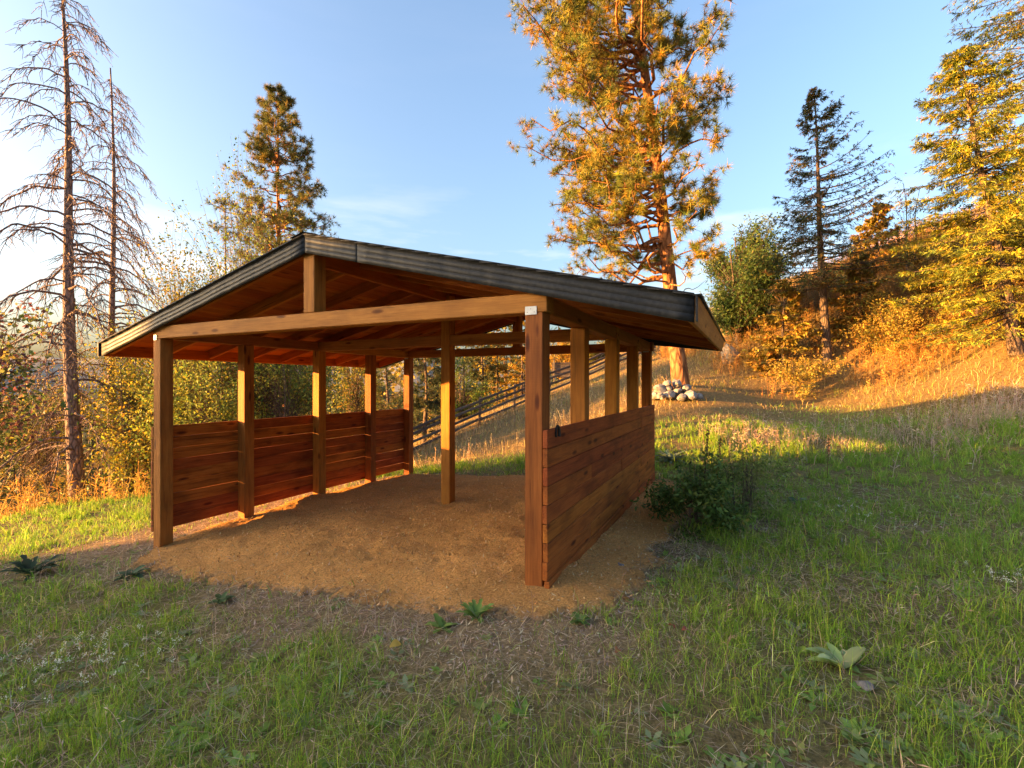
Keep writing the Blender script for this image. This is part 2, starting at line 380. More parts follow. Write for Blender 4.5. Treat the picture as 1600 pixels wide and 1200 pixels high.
def build_ground():
    n = 330
    t = np.linspace(-1, 1, n); k = 7.2
    s = np.sinh(t * k) / np.sinh(k) * 5000
    xs = s.copy(); ys = s + 6.0
    X, Y = np.meshgrid(xs, ys); Z = terrain(X, Y)
    bm_ = bed_mask(X, Y)
    idx = np.arange(n * n).reshape(n, n)
    q = np.stack([idx[:-1, :-1], idx[:-1, 1:], idx[1:, 1:], idx[1:, :-1]], -1).reshape(-1, 4)
    dry, belt = zones(X, Y); ap = apron_mask(X, Y)
    far = sstep(45, 90, np.hypot(X, Y))
    soil = np.array([.26, .19, .11]); green = np.array([.20, .21, .065]); straw = np.array([.26, .18, .085]); pale = np.array([.34, .245, .165]); wood_ = np.array([.05, .055, .025])
    gr = (.5 + .5 * vnoise(X, Y, .9, 3))[..., None]
    c = soil * (1 - gr) + green * gr
    c = c * (1 - dry[..., None]) + straw * dry[..., None]
    c = c * (1 - ap[..., None] * .8) + pale * ap[..., None] * .8
    c = c * (1 - far[..., None]) + wood_ * far[..., None]
    g = Geo(); g.add(np.stack([X, Y, Z], -1).reshape(-1, 3), q, c.reshape(-1, 3))
    m, nt, p, out = newmat('ground')
    a = N(nt, 'ShaderNodeAttribute', attribute_name='col'); tc = N(nt, 'ShaderNodeTexCoord')
    n1 = N(nt, 'ShaderNodeTexNoise', i_Scale=14.0, i_Detail=9.0, i_Roughness=.7); nt.links.new(tc.outputs['Object'], n1.inputs['Vector'])
    n2 = N(nt, 'ShaderNodeTexNoise', i_Scale=70.0, i_Detail=6.0, i_Roughness=.7); nt.links.new(tc.outputs['Object'], n2.inputs['Vector'])
    v = ramp(nt, n1.outputs['Fac'], [(.3, (.45, .42, .40)), (.7, (1.35, 1.3, 1.2))])
    c1 = mixc(nt, 1.0, a.outputs['Color'], v, 'MULTIPLY')
    c2 = mixc(nt, 1.0, c1, ramp(nt, n2.outputs['Fac'], [(.3, (.5, .5, .5)), (.72, (1.4, 1.35, 1.3))]), 'MULTIPLY')
    nt.links.new(c2, p.inputs['Base Color']); p.inputs['Roughness'].default_value = .95; p.inputs['Specular IOR Level'].default_value = .1
    h = math_(nt, 'ADD', math_(nt, 'MULTIPLY', n1.outputs['Fac'], 1.0), math_(nt, 'MULTIPLY', n2.outputs['Fac'], .35))
    b = N(nt, 'ShaderNodeBump', i_Strength=1.0, i_Distance=.05); nt.links.new(h, b.inputs['Height']); nt.links.new(b.outputs[0], p.inputs['Normal'])
    o = g.build('ground', m, smooth=True); tag(o, kind='structure')
build_ground()

def bed_z(x, y):
    X, Y = w2loc(x, y)
    dx = np.maximum(np.abs(X + 2.15) - 2.0, 0); dy = np.maximum(np.abs(Y - 2.05) - 1.7, 0)
    m = 1 - sstep(0, 1.15, np.hypot(dx, dy) + .15 * vnoise(x, y, 1.3, 8)); m = m * .97 + .03
    return terrain(x, y) + .004 + m * (.07 + .045 * vnoise(x, y, 1.6, 21, 3) + .028 * vnoise(x, y, 5, 22, 3) + .008 * vnoise(x, y, 22, 23, 2))
def build_bedding():
    nx, ny = 330, 310
    X, Y = np.meshgrid(np.linspace(-5.6, 1.4, nx), np.linspace(-1.6, 5.2, ny))
    x, y = loc2w(X, Y); m = np.clip(bed_mask(x, y) + .12 * vnoise(x, y, 14, 28), 0, 1); z = bed_z(x, y) + .006 - .06 * (1 - sstep(.28, .75, m))
    idx = np.arange(nx * ny).reshape(ny, nx)
    q = np.stack([idx[:-1, :-1], idx[:-1, 1:], idx[1:, 1:], idx[1:, :-1]], -1).reshape(-1, 4)
    keep = m.ravel()[q].max(1) > .22
    w_ = sstep(.30, .95, m + .25 * vnoise(x, y, 9, 27))[..., None]
    c = (np.array([.66, .35, .125]) * w_ + np.array([.36, .255, .165]) * (1 - w_)) * (1 + .28 * vnoise(x, y, 2.2, 24)[..., None])
    g = Geo(); g.add(np.stack([x, y, z], -1).reshape(-1, 3), q[keep], c.reshape(-1, 3))
    mt, nt, p, out = newmat('sawdust')
    a = N(nt, 'ShaderNodeAttribute', attribute_name='col'); tc = N(nt, 'ShaderNodeTexCoord')
    n1 = N(nt, 'ShaderNodeTexNoise', i_Scale=60.0, i_Detail=8.0, i_Roughness=.75); nt.links.new(tc.outputs['Object'], n1.inputs['Vector'])
    c1 = mixc(nt, 1.0, a.outputs['Color'], ramp(nt, n1.outputs['Fac'], [(.3, (.42, .36, .3)), (.7, (1.35, 1.3, 1.25))]), 'MULTIPLY')
    nt.links.new(c1, p.inputs['Base Color']); p.inputs['Roughness'].default_value = .95; p.inputs['Specular IOR Level'].default_value = .1
    b = N(nt, 'ShaderNodeBump', i_Strength=1.0, i_Distance=.03); nt.links.new(n1.outputs['Fac'], b.inputs['Height']); nt.links.new(b.outputs[0], p.inputs['Normal'])
    o = g.build('sawdust_bedding', mt, smooth=True); tag(o, 'orange brown sawdust bedding covering the floor of the shelter', 'bedding', kind='stuff')
    # loose shavings on it and around it
    n = 150000
    X = rng.uniform(-6.0, 1.9, n); Y = rng.uniform(-2.4, 5.0, n); x, y = loc2w(X, Y)
    bm_ = bed_mask(x, y); ap = apron_mask(x, y)
    d = np.hypot(x, y)
    k = (rng.random(n) < np.maximum(bm_, ap * .5) * np.clip(5.0 / d, .35, 1)); x, y, bm_ = x[k], y[k], bm_[k]; n = len(x)
    z = np.where(bm_ > .25, np.maximum(bed_z(x, y), terrain(x, y)), terrain(x, y)) + .004
    dr = rand_dirs(n); dr[:, 2] *= .45; sd_ = np.cross(nrm(dr), rand_dirs(n) * .35 + np.array([0, 0, 1.]))
    c = pal([(.50, .26, .09), (.58, .34, .14), (.38, .18, .06), (.64, .45, .24)], n, .2, [.35, .3, .2, .15])
    pale = pal([(.42, .32, .22), (.34, .25, .18), (.50, .40, .30)], n, .2)
    c = np.where((rng.random(n) < bm_ * 1.1)[:, None], c, pale)
    g = Geo(); kites(g, np.stack([x, y, z], 1), dr, sd_, rng.uniform(.014, .05, n), rng.uniform(.004, .013, n), c)
    o = g.build('wood_shavings', M['chips']); tag(o, 'loose pale wood shavings strewn over the bedding and its edges', 'shavings', kind='stuff')
build_bedding()

# ------------------------------------------------------------------ the shelter
SH = empty('horse_shelter', (B0[0], B0[1], 0), -YAW, label='open timber shelter with low gable roof and plank half walls on sawdust', cat='shelter')
_bcache = {}
def bevel_box(L, W, H, bev=.006, sub=0):
    key = (round(L, 3), round(W, 3), round(H, 3), bev, sub)
    if key in _bcache: return _bcache[key]
    bm = bmesh.new(); bmesh.ops.create_cube(bm, size=1)
    for v in bm.verts: v.co = Vector((v.co.x * L, v.co.y * W, v.co.z * H))
    bmesh.ops.bevel(bm, geom=list(bm.edges), offset=bev, segments=1, affect='EDGES')
    me = bpy.data.meshes.new('beam'); bm.to_mesh(me); bm.free(); _bcache[key] = me; return me
def stick(name, p0, p1, W, H, mat, parent=SH, up=(0, 0, 1), bev=.006, roll=0.0):
    """a timber from p0 to p1 (local), length along its own X, width W sideways, height H along up"""
    p0 = Vector(p0); p1 = Vector(p1); d = p1 - p0; L = d.length; xa = d.normalized()
    ya = Vector(up).cross(xa).normalized(); za = xa.cross(ya)
    me = bevel_box(L, W, H, bev)
    if not me.materials: me.materials.append(mat)
    elif me.materials[0] != mat:
        me = me.copy(); me.materials.clear(); me.materials.append(mat)
    o = bpy.data.objects.new(name, me); COL.objects.link(o); o.parent = parent
    mt = Matrix((xa, ya, za)).transposed().to_4x4(); mt.translation = (p0 + p1) / 2
    if roll: mt = mt @ Matrix.Rotation(roll, 4, 'X')
    o.matrix_local = mt
    return o
WID = 4.65; BAYS = [0, 1.02, 2.26, 3.42, 4.51]; RX = -2.25; S = .14; TOP = 2.045; EL, ER = -5.725, 1.06; YF, YB = -.10, 4.92
SLOPE = .246
def roof_u(X, Y):                                  # underside of the rafters
    z = 2.74 - SLOPE * abs(X - RX)
    if X > 0: z += .13 * (X / ER) * max(0, Y) / YB
    return z
def lgz(X, Y): x, y = loc2w(X, Y); return gz(x, y)
for side, X in (('l', -WID), ('r', 0.0)):
    for i, Y in enumerate(BAYS):
        jx = random.uniform(-.006, .006)
        stick('post', (X + jx, Y, lgz(X, Y) - .25), (X, Y, TOP), S, S, M['post'], up=(0, 1, 0), roll=R(random.uniform(-1.2, 1.2)))
o = stick('post', (RX, 2.26, lgz(RX, 2.26) - .25), (RX, 2.26, roof_u(RX, 0) - .02), S, S, M['post'], up=(0, 1, 0)); o['label'] = 'centre post reaching up to the ridge'
for Y in (0.0, 2.26, 4.51):
    if Y == 2.26:
        stick('tie_beam', (-WID - .07, Y, TOP + .07), (RX - .072, Y, TOP + .07), S, S, M['beam']); stick('tie_beam', (RX + .072, Y, TOP + .07), (.07, Y, TOP + .07), S, S, M['beam'])
    else:
        stick('tie_beam', (-WID - .075, Y, TOP + .071), (.10, Y, TOP + .071), S, S, M['beam'])
        stick('king_post', (RX, Y, TOP + .142), (RX, Y, roof_u(RX, 0) - .005), S, S, M['post'], up=(0, 1, 0))
for X in (-WID, 0.0):
    for Ya, Yb in ((.075, 2.18), (2.34, 4.43)):
        stick('wall_plate', (X, Ya, TOP + .069), (X, Yb, TOP + .069), S - .01, S - .004, M['beam'])
stick('plate_end', (-WID - .13, .10, TOP + .075), (-WID - .13, .34, TOP + .075), .10, .12, M['beam'])
stick('ridge_beam', (RX, .075, 2.735), (RX, 2.18, 2.735), .05, .20, M['roofwood']); stick('ridge_beam', (RX, 2.34, 2.735), (RX, YB - .45, 2.735), .05, .20, M['roofwood'])
# rafters, both slopes
nr = 9
for i in range(nr):
    Y = -.035 + (YB - .06 + .035) * i / (nr - 1)
    for e in (EL + .03, ER - .03):
        sx = 1 if e > RX else -1
        z0 = roof_u(RX + sx * .03, Y) + .062; z1 = roof_u(e, Y) + .062
        stick('rafter', (RX + sx * .035, Y, z0 if sx < 0 else z0), (e, Y, z1), .045, .122, M['roofwood'], bev=.003)
# roof boards along the ridge, carried by the rafters
for sx in (-1, 1):
    e = EL if sx < 0 else ER
    nb = 17; w = (abs(e - RX)) / nb
    for k in range(nb):
        Xa = RX + sx * w * (k + .5)
        up = Vector((SLOPE * sx, 0, 1)).normalized()
        j = random.uniform(-.002, .002)
        stick('roof_board', (Xa, YF + .03, roof_u(Xa, YF) + .136 + j), (Xa, YB - .01, roof_u(Xa, YB) + .136 + j), w * 1.03 - .004, .02, M['roofwood'], up=up, bev=.002)
# asphalt shingle courses
for sx in (-1, 1):
    e = (EL - .05) if sx < 0 else (ER + .05)
    nc = 22; w = abs(e - RX) / nc
    for k in range(nc):
        Xu = RX + sx * w * k; Xd = RX + sx * (w * (k + 1) + .012)
        g = Geo(); y0 = YF - .035; tabs = []
        yy = np.arange(y0, YB + .03, .305)
        for q, ya in enumerate(yy):
            yb = min(ya + .297, YB + .03)
            dz = random.uniform(0, .006); dx = sx * random.uniform(-.006, .008)
            def c(X, Y, h): return (X, Y, roof_u(X, Y) + .150 + h)
            v = [c(Xu, ya, .003), c(Xu, yb, .003), c(Xd + dx, yb, .011 + dz), c(Xd + dx, ya, .011 + dz)]
            v += [(a, b, h - .007) for a, b, h in v]
            g.add(v, [np.array([[0, 1, 2, 3], [7, 6, 5, 4], [0, 4, 5, 1], [1, 5, 6, 2], [2, 6, 7, 3], [3, 7, 4, 0]])])
        g.build('shingle_course', M['shingle'], SH)
# ridge cap pieces
g = Geo()
for ya in np.arange(YF - .04, YB - .02, .2):
    v = []
    for Y, h in ((ya, .176), (ya + .22, .17)):
        for dx in (-.16, 0, .16): v.append((RX + dx, Y, 2.74 - SLOPE * abs(dx) + h))
    g.add(v, [np.array([[0, 1, 4, 3], [1, 2, 5, 4]])])
g.build('ridge_cap', M['shingle'], SH)
# ribbed dark metal cladding of the gable edges: stepped profile swept along the slope
def rake(name, Xa, Xb, Yf, sgn, nseg=1):
    prof = [(0, -.012), (.013, -.012), (.013, .036), (.0115, .0372), (.013, .0385), (.013, .082), (.0115, .0832), (.013, .0845), (.013, .128), (.0115, .1292), (.013, .1305), (.013, .150), (.026, .151), (.026, .168), (0, .168)]
    g = Geo(); K = len(prof); n = 24; vs_ = []
    for i in range(n + 1):
        X = Xa + (Xb - Xa) * i / n; z = roof_u(X, Yf); wob = .0025 * math.sin(X * 5.1 + Yf) + .002 * math.sin(X * 13.7)
        for d, h in prof: vs_.append((X, Yf - sgn * (d + (wob if 0 < d < .025 else 0)), z + h))
    idx = np.arange((n + 1) * K).reshape(n + 1, K)
    q = np.stack([idx[:-1], np.roll(idx[:-1], -1, 1), np.roll(idx[1:], -1, 1), idx[1:]], -1).reshape(-1, 4)
    g.add(vs_, [q, idx[0][None, ::-1], idx[-1][None]])
    return g.build(name, M['fascia'], SH)
for Yf, sg in ((YF, 1), (YB, -1)):
    rake('rake_cladding', EL, RX - .004, Yf, sg); rake('rake_cladding', RX + .004, RX + .62, Yf, sg); rake('rake_cladding', RX + .624, ER + .025, Yf, sg)
# eave boards (bare wood) and the folded metal corner pieces
up = Vector((SLOPE, 0, 1))
def eave(X, Yn0, Yn1, sx):
    z0, z1 = roof_u(X, Yn0) + .068, roof_u(X, Yn1) + .068
    stick('eave_board', (X + sx * .018, Yn0 + .012, z0), (X + sx * .018, Yn1 - .012, z1), .034, .165, M['beam'], up=Vector((sx * SLOPE, 0, 1)))
eave(ER, YF, YB, 1); eave(EL, YF, YB, -1)
for X, sx in ((ER, 1), (EL, -1)):
    stick('corner_flashing', (X + sx * .040, YF - .012, roof_u(X, YF) - .014), (X + sx * .04, YF - .012, roof_u(X, YF) + .15), .012, .045, M['fascia'], up=(0, 1, 0), bev=.002)
    z0 = roof_u(X, 0) + .158; z1 = roof_u(X, YB) + .158
    stick('drip_edge', (X + sx * .045, YF - .03, z0 - .01), (X + sx * .045, YB + .02, z1 - .01), .05, .012, M['fascia'], bev=.002)
# left wall: planks nailed to the outer side of the posts, bay by bay
BH = .134
for b in range(4):
    Ya = BAYS[b] + (-.075 if b == 0 else .003); Yb = BAYS[b + 1] + (.075 if b == 3 else -.003)
    for r in range(9):
        z = 1.04 - BH * (r + .5)
        jj = random.uniform(-.004, .004); gap = random.choice((.002, .003, .003, .008))
        stick('wall_board', (-WID - .092 + jj, Ya, z + random.uniform(-.002, .002)), (-WID - .092 + jj * .5, Yb, z + random.uniform(-.003, .003)), .038, BH - gap, M['board'], bev=.004)
# right wall: long planks, joints staggered on the middle posts, a deeper board at the bottom
for r in range(9):
    z = 1.203 - BH * (r + .5)
    cut = BAYS[2] if r % 2 == 0 else BAYS[3 if r % 4 == 1 else 1]
    for Ya, Yb in ((-.085, cut - .002), (cut + .002, 4.585)):
        j = random.uniform(-.003, .003) - (.010 if r == 8 else 0)
        stick('wall_board', (.092 + j * -1, Ya, z + random.uniform(-.0015, .0015)), (.092 - j, Yb, z + random.uniform(-.0015, .0015)), .038, BH - .004, M['board'], bev=.004)
# foot blocks under the right wall
for Y in (.35, 1.9, 4.3):
    x, y = loc2w(.06, Y)
    stick('foot_block', (.10, Y - .06, gz(x, y) + .0), (.10, Y + .06, gz(x, y) + .0), .06, .16, M['post'])
# galvanised plates at the front corners
for X, w in ((-.022, .092), (-WID + .022 - .045, .06)):
    pl = stick('connector_plate', (X - w / 2, -.075, TOP + .014), (X + w / 2, -.075, TOP + .014), .004, .062, M['galv'], bev=.0015)
    for k in (-.3, 0, .3):
        gg = Geo(); a = np.linspace(0, 2 * np.pi, 7)[:-1]
        ring = np.stack([np.cos(a) * .0035 + k * w, np.full(6, -.0035), np.sin(a) * .0035 + .012 * (1 if k == 0 else -1)], 1)
        gg.add(ring, [np.arange(6)[None]]); gg.build('nail_head', M['iron'], pl)
for X in (-.0, -WID):
    stick('connector_plate', (X - .045, 4.51 - .075, TOP + .012), (X + .045, 4.51 - .075, TOP + .012), .004, .06, M['galv'], bev=.0015)
# dark iron hook on the front end of the right wall
g = Geo(); a = np.linspace(-.5, 3.6, 12)
path = np.stack([np.full(12, .118), .10 + .035 * np.cos(a), 1.165 + .055 * np.sin(a)], 1)[None]
tubes(g, path, np.linspace(.014, .008, 12)[None], 6); g.build('iron_hook', M['iron'], SH, smooth=True)

# ------------------------------------------------------------------ trees
GOLD_N = [(.115, .125, .022), (.16, .14, .022), (.20, .13, .02), (.085, .11, .03)]
DARK_N = [(.035, .055, .025), (.05, .075, .028), (.08, .085, .025), (.11, .075, .03)]

def trunk(g, base, top, r0, r1, k=14, wob=.06, sides=10, col=(.5, .5, .5), seed=0):
    t = np.linspace(0, 1, k); b = np.array(base, float); e = np.array(top, float)
    p = b + (e - b) * t[:, None]
    p[:, 0] += wob * np.sin(t * 5 + seed) * t * (1 - t) * 4; p[:, 1] += wob * np.cos(t * 4 + seed) * t * (1 - t) * 4
    r = r0 + (r1 - r0) * t ** .9; r[0] *= 1.1
    tubes(g, p[None], r[None], sides, np.array(col)); return p, t

def on_path(p, t, q):
    return np.stack([np.interp(q, t, p[:, i]) for i in range(3)], -1)

def pine(name, label, base, height, r0, lean=(0, 0), crown_from=.25, blen=2.2, nbr=80, tuft=.17, bias=None, pals=GOLD_N, ntri=22, group=None, subs=7, shape=None, up=.35, tw=.011, barkm='bark_pine', bare=0, per=(2, 5)):
    e = empty(name, base, label=label, cat='pine tree', group=group)
    g = Geo(); p, t = trunk(g, (0, 0, -.3), (lean[0], lean[1], height), r0, r0 * .12, 16, .10, seed=height)
    g.build('trunk', M[barkm], e, smooth=True)
    h = crown_from + (1 - crown_from) * rng.random(nbr) ** .9; h.sort()
    st = on_path(p, t, h)
    az = rng.uniform(0, 2 * np.pi, nbr)
    if bias is not None:                                       # more boughs on one side
        for _ in range(2):
            k = rng.random(nbr) > .5 + .5 * np.cos(az - bias); az[k] = rng.uniform(0, 2 * np.pi, k.sum())
    rel = (h - crown_from) / (1 - crown_from)
    sh = shape(rel) if shape else (np.minimum(1, .5 + rel * 2) * (1 - rel) ** .6 + .08)
    L = blen * sh * rng.uniform(.55, 1.12, nbr)
    if bias is not None: L *= .78 + .28 * np.cos(az - bias)
    out = np.stack([np.cos(az), np.sin(az), np.zeros(nbr)], 1)
    s = np.linspace(0, 1, 8)
    droop = rng.uniform(-.25, .12, nbr) + up * (rel - .5) * .6
    P_ = st[:, None] + out[:, None] * (L[:, None] * s)[..., None]
    P_[..., 2] += L[:, None] * (droop[:, None] * s + up * s ** 2.2)
    P_[:, 1:, :] += rng.normal(0, .05, P_[:, 1:].shape) * L[:, None, None]
    gb = Geo(); tubes(gb, P_, (np.linspace(1, .22, 8)[None] * np.clip(L * .022, .010, .06)[:, None]), 4, np.array((.5, .5, .5)))
    C = []; Dn = []
    live = np.arange(nbr) >= bare
    for i in range(nbr):
        if not live[i]: continue
        ns = max(3, int(subs * (.5 + .6 * sh[i])))
        q = rng.uniform(.2, 1, ns) ** .7; b0 = on_path(P_[i], s, q)
        d = out[i] * .7 + rng.normal(0, .55, (ns, 3)); d[:, 2] += .28; d = nrm(d)
        l = rng.uniform(.16, .36, ns) * max(.6, min(1.5, L[i] * .6))
        en = b0 + d * l[:, None]
        mid = (b0 + en) / 2 + rng.normal(0, .03, en.shape)
        tubes(gb, np.stack([b0, mid, en], 1), np.tile([.011, .008, .005], (ns, 1)), 3, np.array((.5, .5, .5)))
        for j in range(ns):
            m = rng.integers(*per)
            C.append(en[j] + rng.normal(0, .068, (m, 3)) * (l[j] / .25)); Dn.append(np.repeat(d[j][None], m, 0) + rng.normal(0, .45, (m, 3)))
        C.append(P_[i, -1:]); Dn.append(out[i:i + 1] + [[0, 0, .3]])
    gb.build('branches', M[barkm], e, smooth=True)
    C = np.concatenate(C); Dn = nrm(np.concatenate(Dn)); n = len(C)
    tc_ = pal(pals, n, .2)
    Cc = np.repeat(C, ntri, 0); dd = nrm(np.repeat(Dn, ntri, 0) * .55 + rand_dirs(n * ntri))
    gn = Geo(); ln = tuft * rng.uniform(.6, 1.15, n * ntri)
    sd_ = nrm(np.cross(dd, rand_dirs(n * ntri))); w = tw
    v = np.stack([Cc + sd_ * w, Cc - sd_ * w, Cc + dd * ln[:, None]], 1)
    gn.add(v.reshape(-1, 3), np.arange(len(Cc) * 3).reshape(-1, 3), np.repeat(np.repeat(tc_, ntri, 0) * rng.uniform(.8, 1.2, (n * ntri, 1)), 3, 0))
    gn.build('needles', M['needle'], e)
    return e

def fir(name, label, base, height, r0, lean=(0, 0), crown_from=.08, blen=1.7, nbr=120, pals=DARK_N, droop=.15, ntw=20, ker=.12, kw=.05, gap=.0, group=None, upt=.25, bias=None, shape=None, cat='fir tree', per=9):
    e = empty(name, base, label=label, cat=cat, group=group)
    g = Geo(); p, t = trunk(g, (0, 0, -.3), (lean[0], lean[1], height), r0, r0 * .08, 14, .05, seed=height); g.build('trunk', M['bark_dark'], e, smooth=True)
    h = crown_from + (1 - crown_from) * rng.random(nbr) ** 1.05; st = on_path(p, t, h)
    rel = (h - crown_from) / (1 - crown_from)
    az = rng.uniform(0, 2 * np.pi, nbr)
    sh = shape(rel) if shape else (1 - rel) ** .8 + .05
    L = blen * sh * rng.uniform(.6, 1.15, nbr)
    if bias is not None: L *= .85 + .25 * np.cos(az - bias)
    out = np.stack([np.cos(az), np.sin(az), np.zeros(nbr)], 1); sidev = np.stack([-np.sin(az), np.cos(az), np.zeros(nbr)], 1)
    s = np.linspace(0, 1, 7)
    P_ = st[:, None] + out[:, None] * (L[:, None] * s)[..., None]
    P_[..., 2] += L[:, None] * (-droop * s * (1.3 - rel[:, None]) + upt * s ** 2 * (.4 + rel[:, None]))
    gb = Geo(); tubes(gb, P_, np.linspace(1, .2, 7)[None] * np.clip(L * .016, .006, .035)[:, None], 3, np.array((.5, .5, .5)))
    gb.build('branches', M['bark_dark'], e, smooth=True)
    B_, D_, S_, C_ = [], [], [], []
    for i in range(nbr):
        m = max(4, int(ntw * (.35 + L[i] / blen * .75)))
        q = rng.uniform(.12, 1, m) ** .8; b0 = on_path(P_[i], s, q)
        sg = rng.choice([-1, 1], m)[:, None]
        d = nrm(out[i] * .75 + sidev[i] * sg * .85 + rng.normal(0, .18, (m, 3)) + np.array([0, 0, -.12]))
        l = (.10 + .30 * L[i] * (1 - q * .75)) * rng.uniform(.5, 1.1, m)
        cc = pal(pals, m, .22)
        u = rng.random((m, per)); pts = b0[:, None] + d[:, None] * (u * l[:, None])[..., None]
        pts[..., 2] -= .10 * (u ** 2) * l[:, None]
        dd = d[:, None] + rng.normal(0, .45, (m, per, 3)); dd[..., 2] -= .08
        B_.append(pts.reshape(-1, 3)); D_.append(dd.reshape(-1, 3)); C_.append(np.repeat(cc, per, 0))
    B_ = np.concatenate(B_); D_ = nrm(np.concatenate(D_)); C_ = np.concatenate(C_); n = len(B_)
    sv = np.cross(D_, nrm(rng.normal(0, .5, (n, 3)) + [0, 0, 1]))
    gn = Geo(); kites(gn, B_, D_, sv, ker * rng.uniform(.6, 1.3, n), kw * rng.uniform(.6, 1.2, n), C_ * rng.uniform(.8, 1.2, (n, 1)), .1)
    gn.build('needles', M['needle'], e); return e

def broadleaf(name, label, base, height, spread, pals, nleaf=9000, leaf=.09, stems=3, r0=.06, crown_from=.2, weights=None, cat='tree', group=None, barkm='bark_dark', ratio=.55, clump=.22, droop=.15, offset=(0, 0), flat=1.0, lobes=12):
    """several stems, limbs ending in leaf clumps spread unevenly through the crown"""
    e = empty(name, base, label=label, cat=cat, group=group)
    gb = Geo(); s = np.linspace(0, 1, 7); tips = []
    sb = []
    for k in range(stems):
        a = rng.uniform(0, 2 * np.pi); rr = spread * rng.uniform(.05, .35)
        e1 = np.array([math.cos(a) * rr + offset[0], math.sin(a) * rr + offset[1], height * rng.uniform(.72, .95)])
        p = np.array([math.cos(a) * .12 * spread, math.sin(a) * .12 * spread, -.2]) * (1 - s[:, None]) + e1 * s[:, None]
        p[:, :2] += rng.normal(0, .03 * height * .3, (7, 2)) * s[:, None]
        sb.append(p)
    sb = np.array(sb); tubes(gb, sb, np.linspace(1, .25, 7)[None] * np.full((stems, 1), r0), 6, np.array((.5, .5, .5)))
    # leaf clump centres on lumpy shell + interior
    nl = lobes; lc = nrm(rng.normal(0, 1, (nl, 3))) * rng.uniform(.2, .8, (nl, 1)) ** .7; lr = rng.uniform(.2, .42, nl)
    ncl = max(40, nleaf // 18)
    k = rng.integers(0, nl, ncl); u = nrm(rng.normal(size=(ncl, 3))) * (rng.random((ncl, 1)) ** .45)
    cc = lc[k] + u * lr[k][:, None]
    hc = height * (crown_from + 1) / 2; hh = height * (1 - crown_from) / 2
    lo, hi = np.percentile(cc[:, 2], (3, 97)); cc[:, 2] = (cc[:, 2] - lo) / (hi - lo) * 2 - 1; cc[:, :2] /= np.percentile(np.abs(cc[:, :2]), 96)
    cc = cc * np.array([spread, spread * flat, hh]) + np.array([offset[0], offset[1], hc])
    cc[:, 2] = np.maximum(cc[:, 2], .08 * height * rng.random(ncl))
    # twigs from nearest stem point
    j = rng.integers(0, stems, ncl); q = np.clip((cc[:, 2] / height) * .75 - rng.uniform(0, .15, ncl), .08, .98)
    st = np.array([on_path(sb[a], s, b) for a, b in zip(j, q)])
    mid = (st + cc) / 2 + rng.normal(0, .08 * spread, cc.shape) + np.array([0, 0, .06 * height])
    tt = np.linspace(0, 1, 5)[None, :, None]
    bz = st[:, None] * (1 - tt) ** 2 + 2 * mid[:, None] * tt * (1 - tt) + cc[:, None] * tt ** 2
    tubes(gb, bz, np.linspace(1, .3, 5)[None] * np.full((ncl, 1), r0 * .13), 3, np.array((.5, .5, .5)))
    gb.build('branches', M[barkm], e, smooth=True)
    per = max(6, nleaf // ncl)
    tq = rng.uniform(.45, 1.0, (ncl, per)) ** .8; jj = np.clip((tq * 4).astype(int), 0, 3); fr = (tq * 4 - jj)[..., None]; ii = np.arange(ncl)[:, None]
    B_ = (bz[ii, jj] * (1 - fr) + bz[ii, np.minimum(jj + 1, 4)] * fr + rng.normal(0, 1, (ncl, per, 3)) * np.minimum(clump * spread * .22, leaf * 1.6)).reshape(-1, 3)
    col = np.repeat(pal(pals, ncl, .2, weights), per, 0); own = pal(pals, ncl * per, .22, weights)
    col = np.where(rng.random((ncl * per, 1)) < .55, col, own) * rng.uniform(.85, 1.15, (ncl * per, 1))
    d = rand_dirs(ncl * per); d[:, 2] = d[:, 2] * .7 - .25
    gl = Geo(); n = len(B_); kites(gl, B_, d, np.cross(nrm(d), rand_dirs(n) + [0, 0, .8]), leaf * rng.uniform(.55, 1.25, n), leaf * ratio * rng.uniform(.7, 1.2, n), col, droop)
    gl.build('leaves', M['leaf'], e); return e

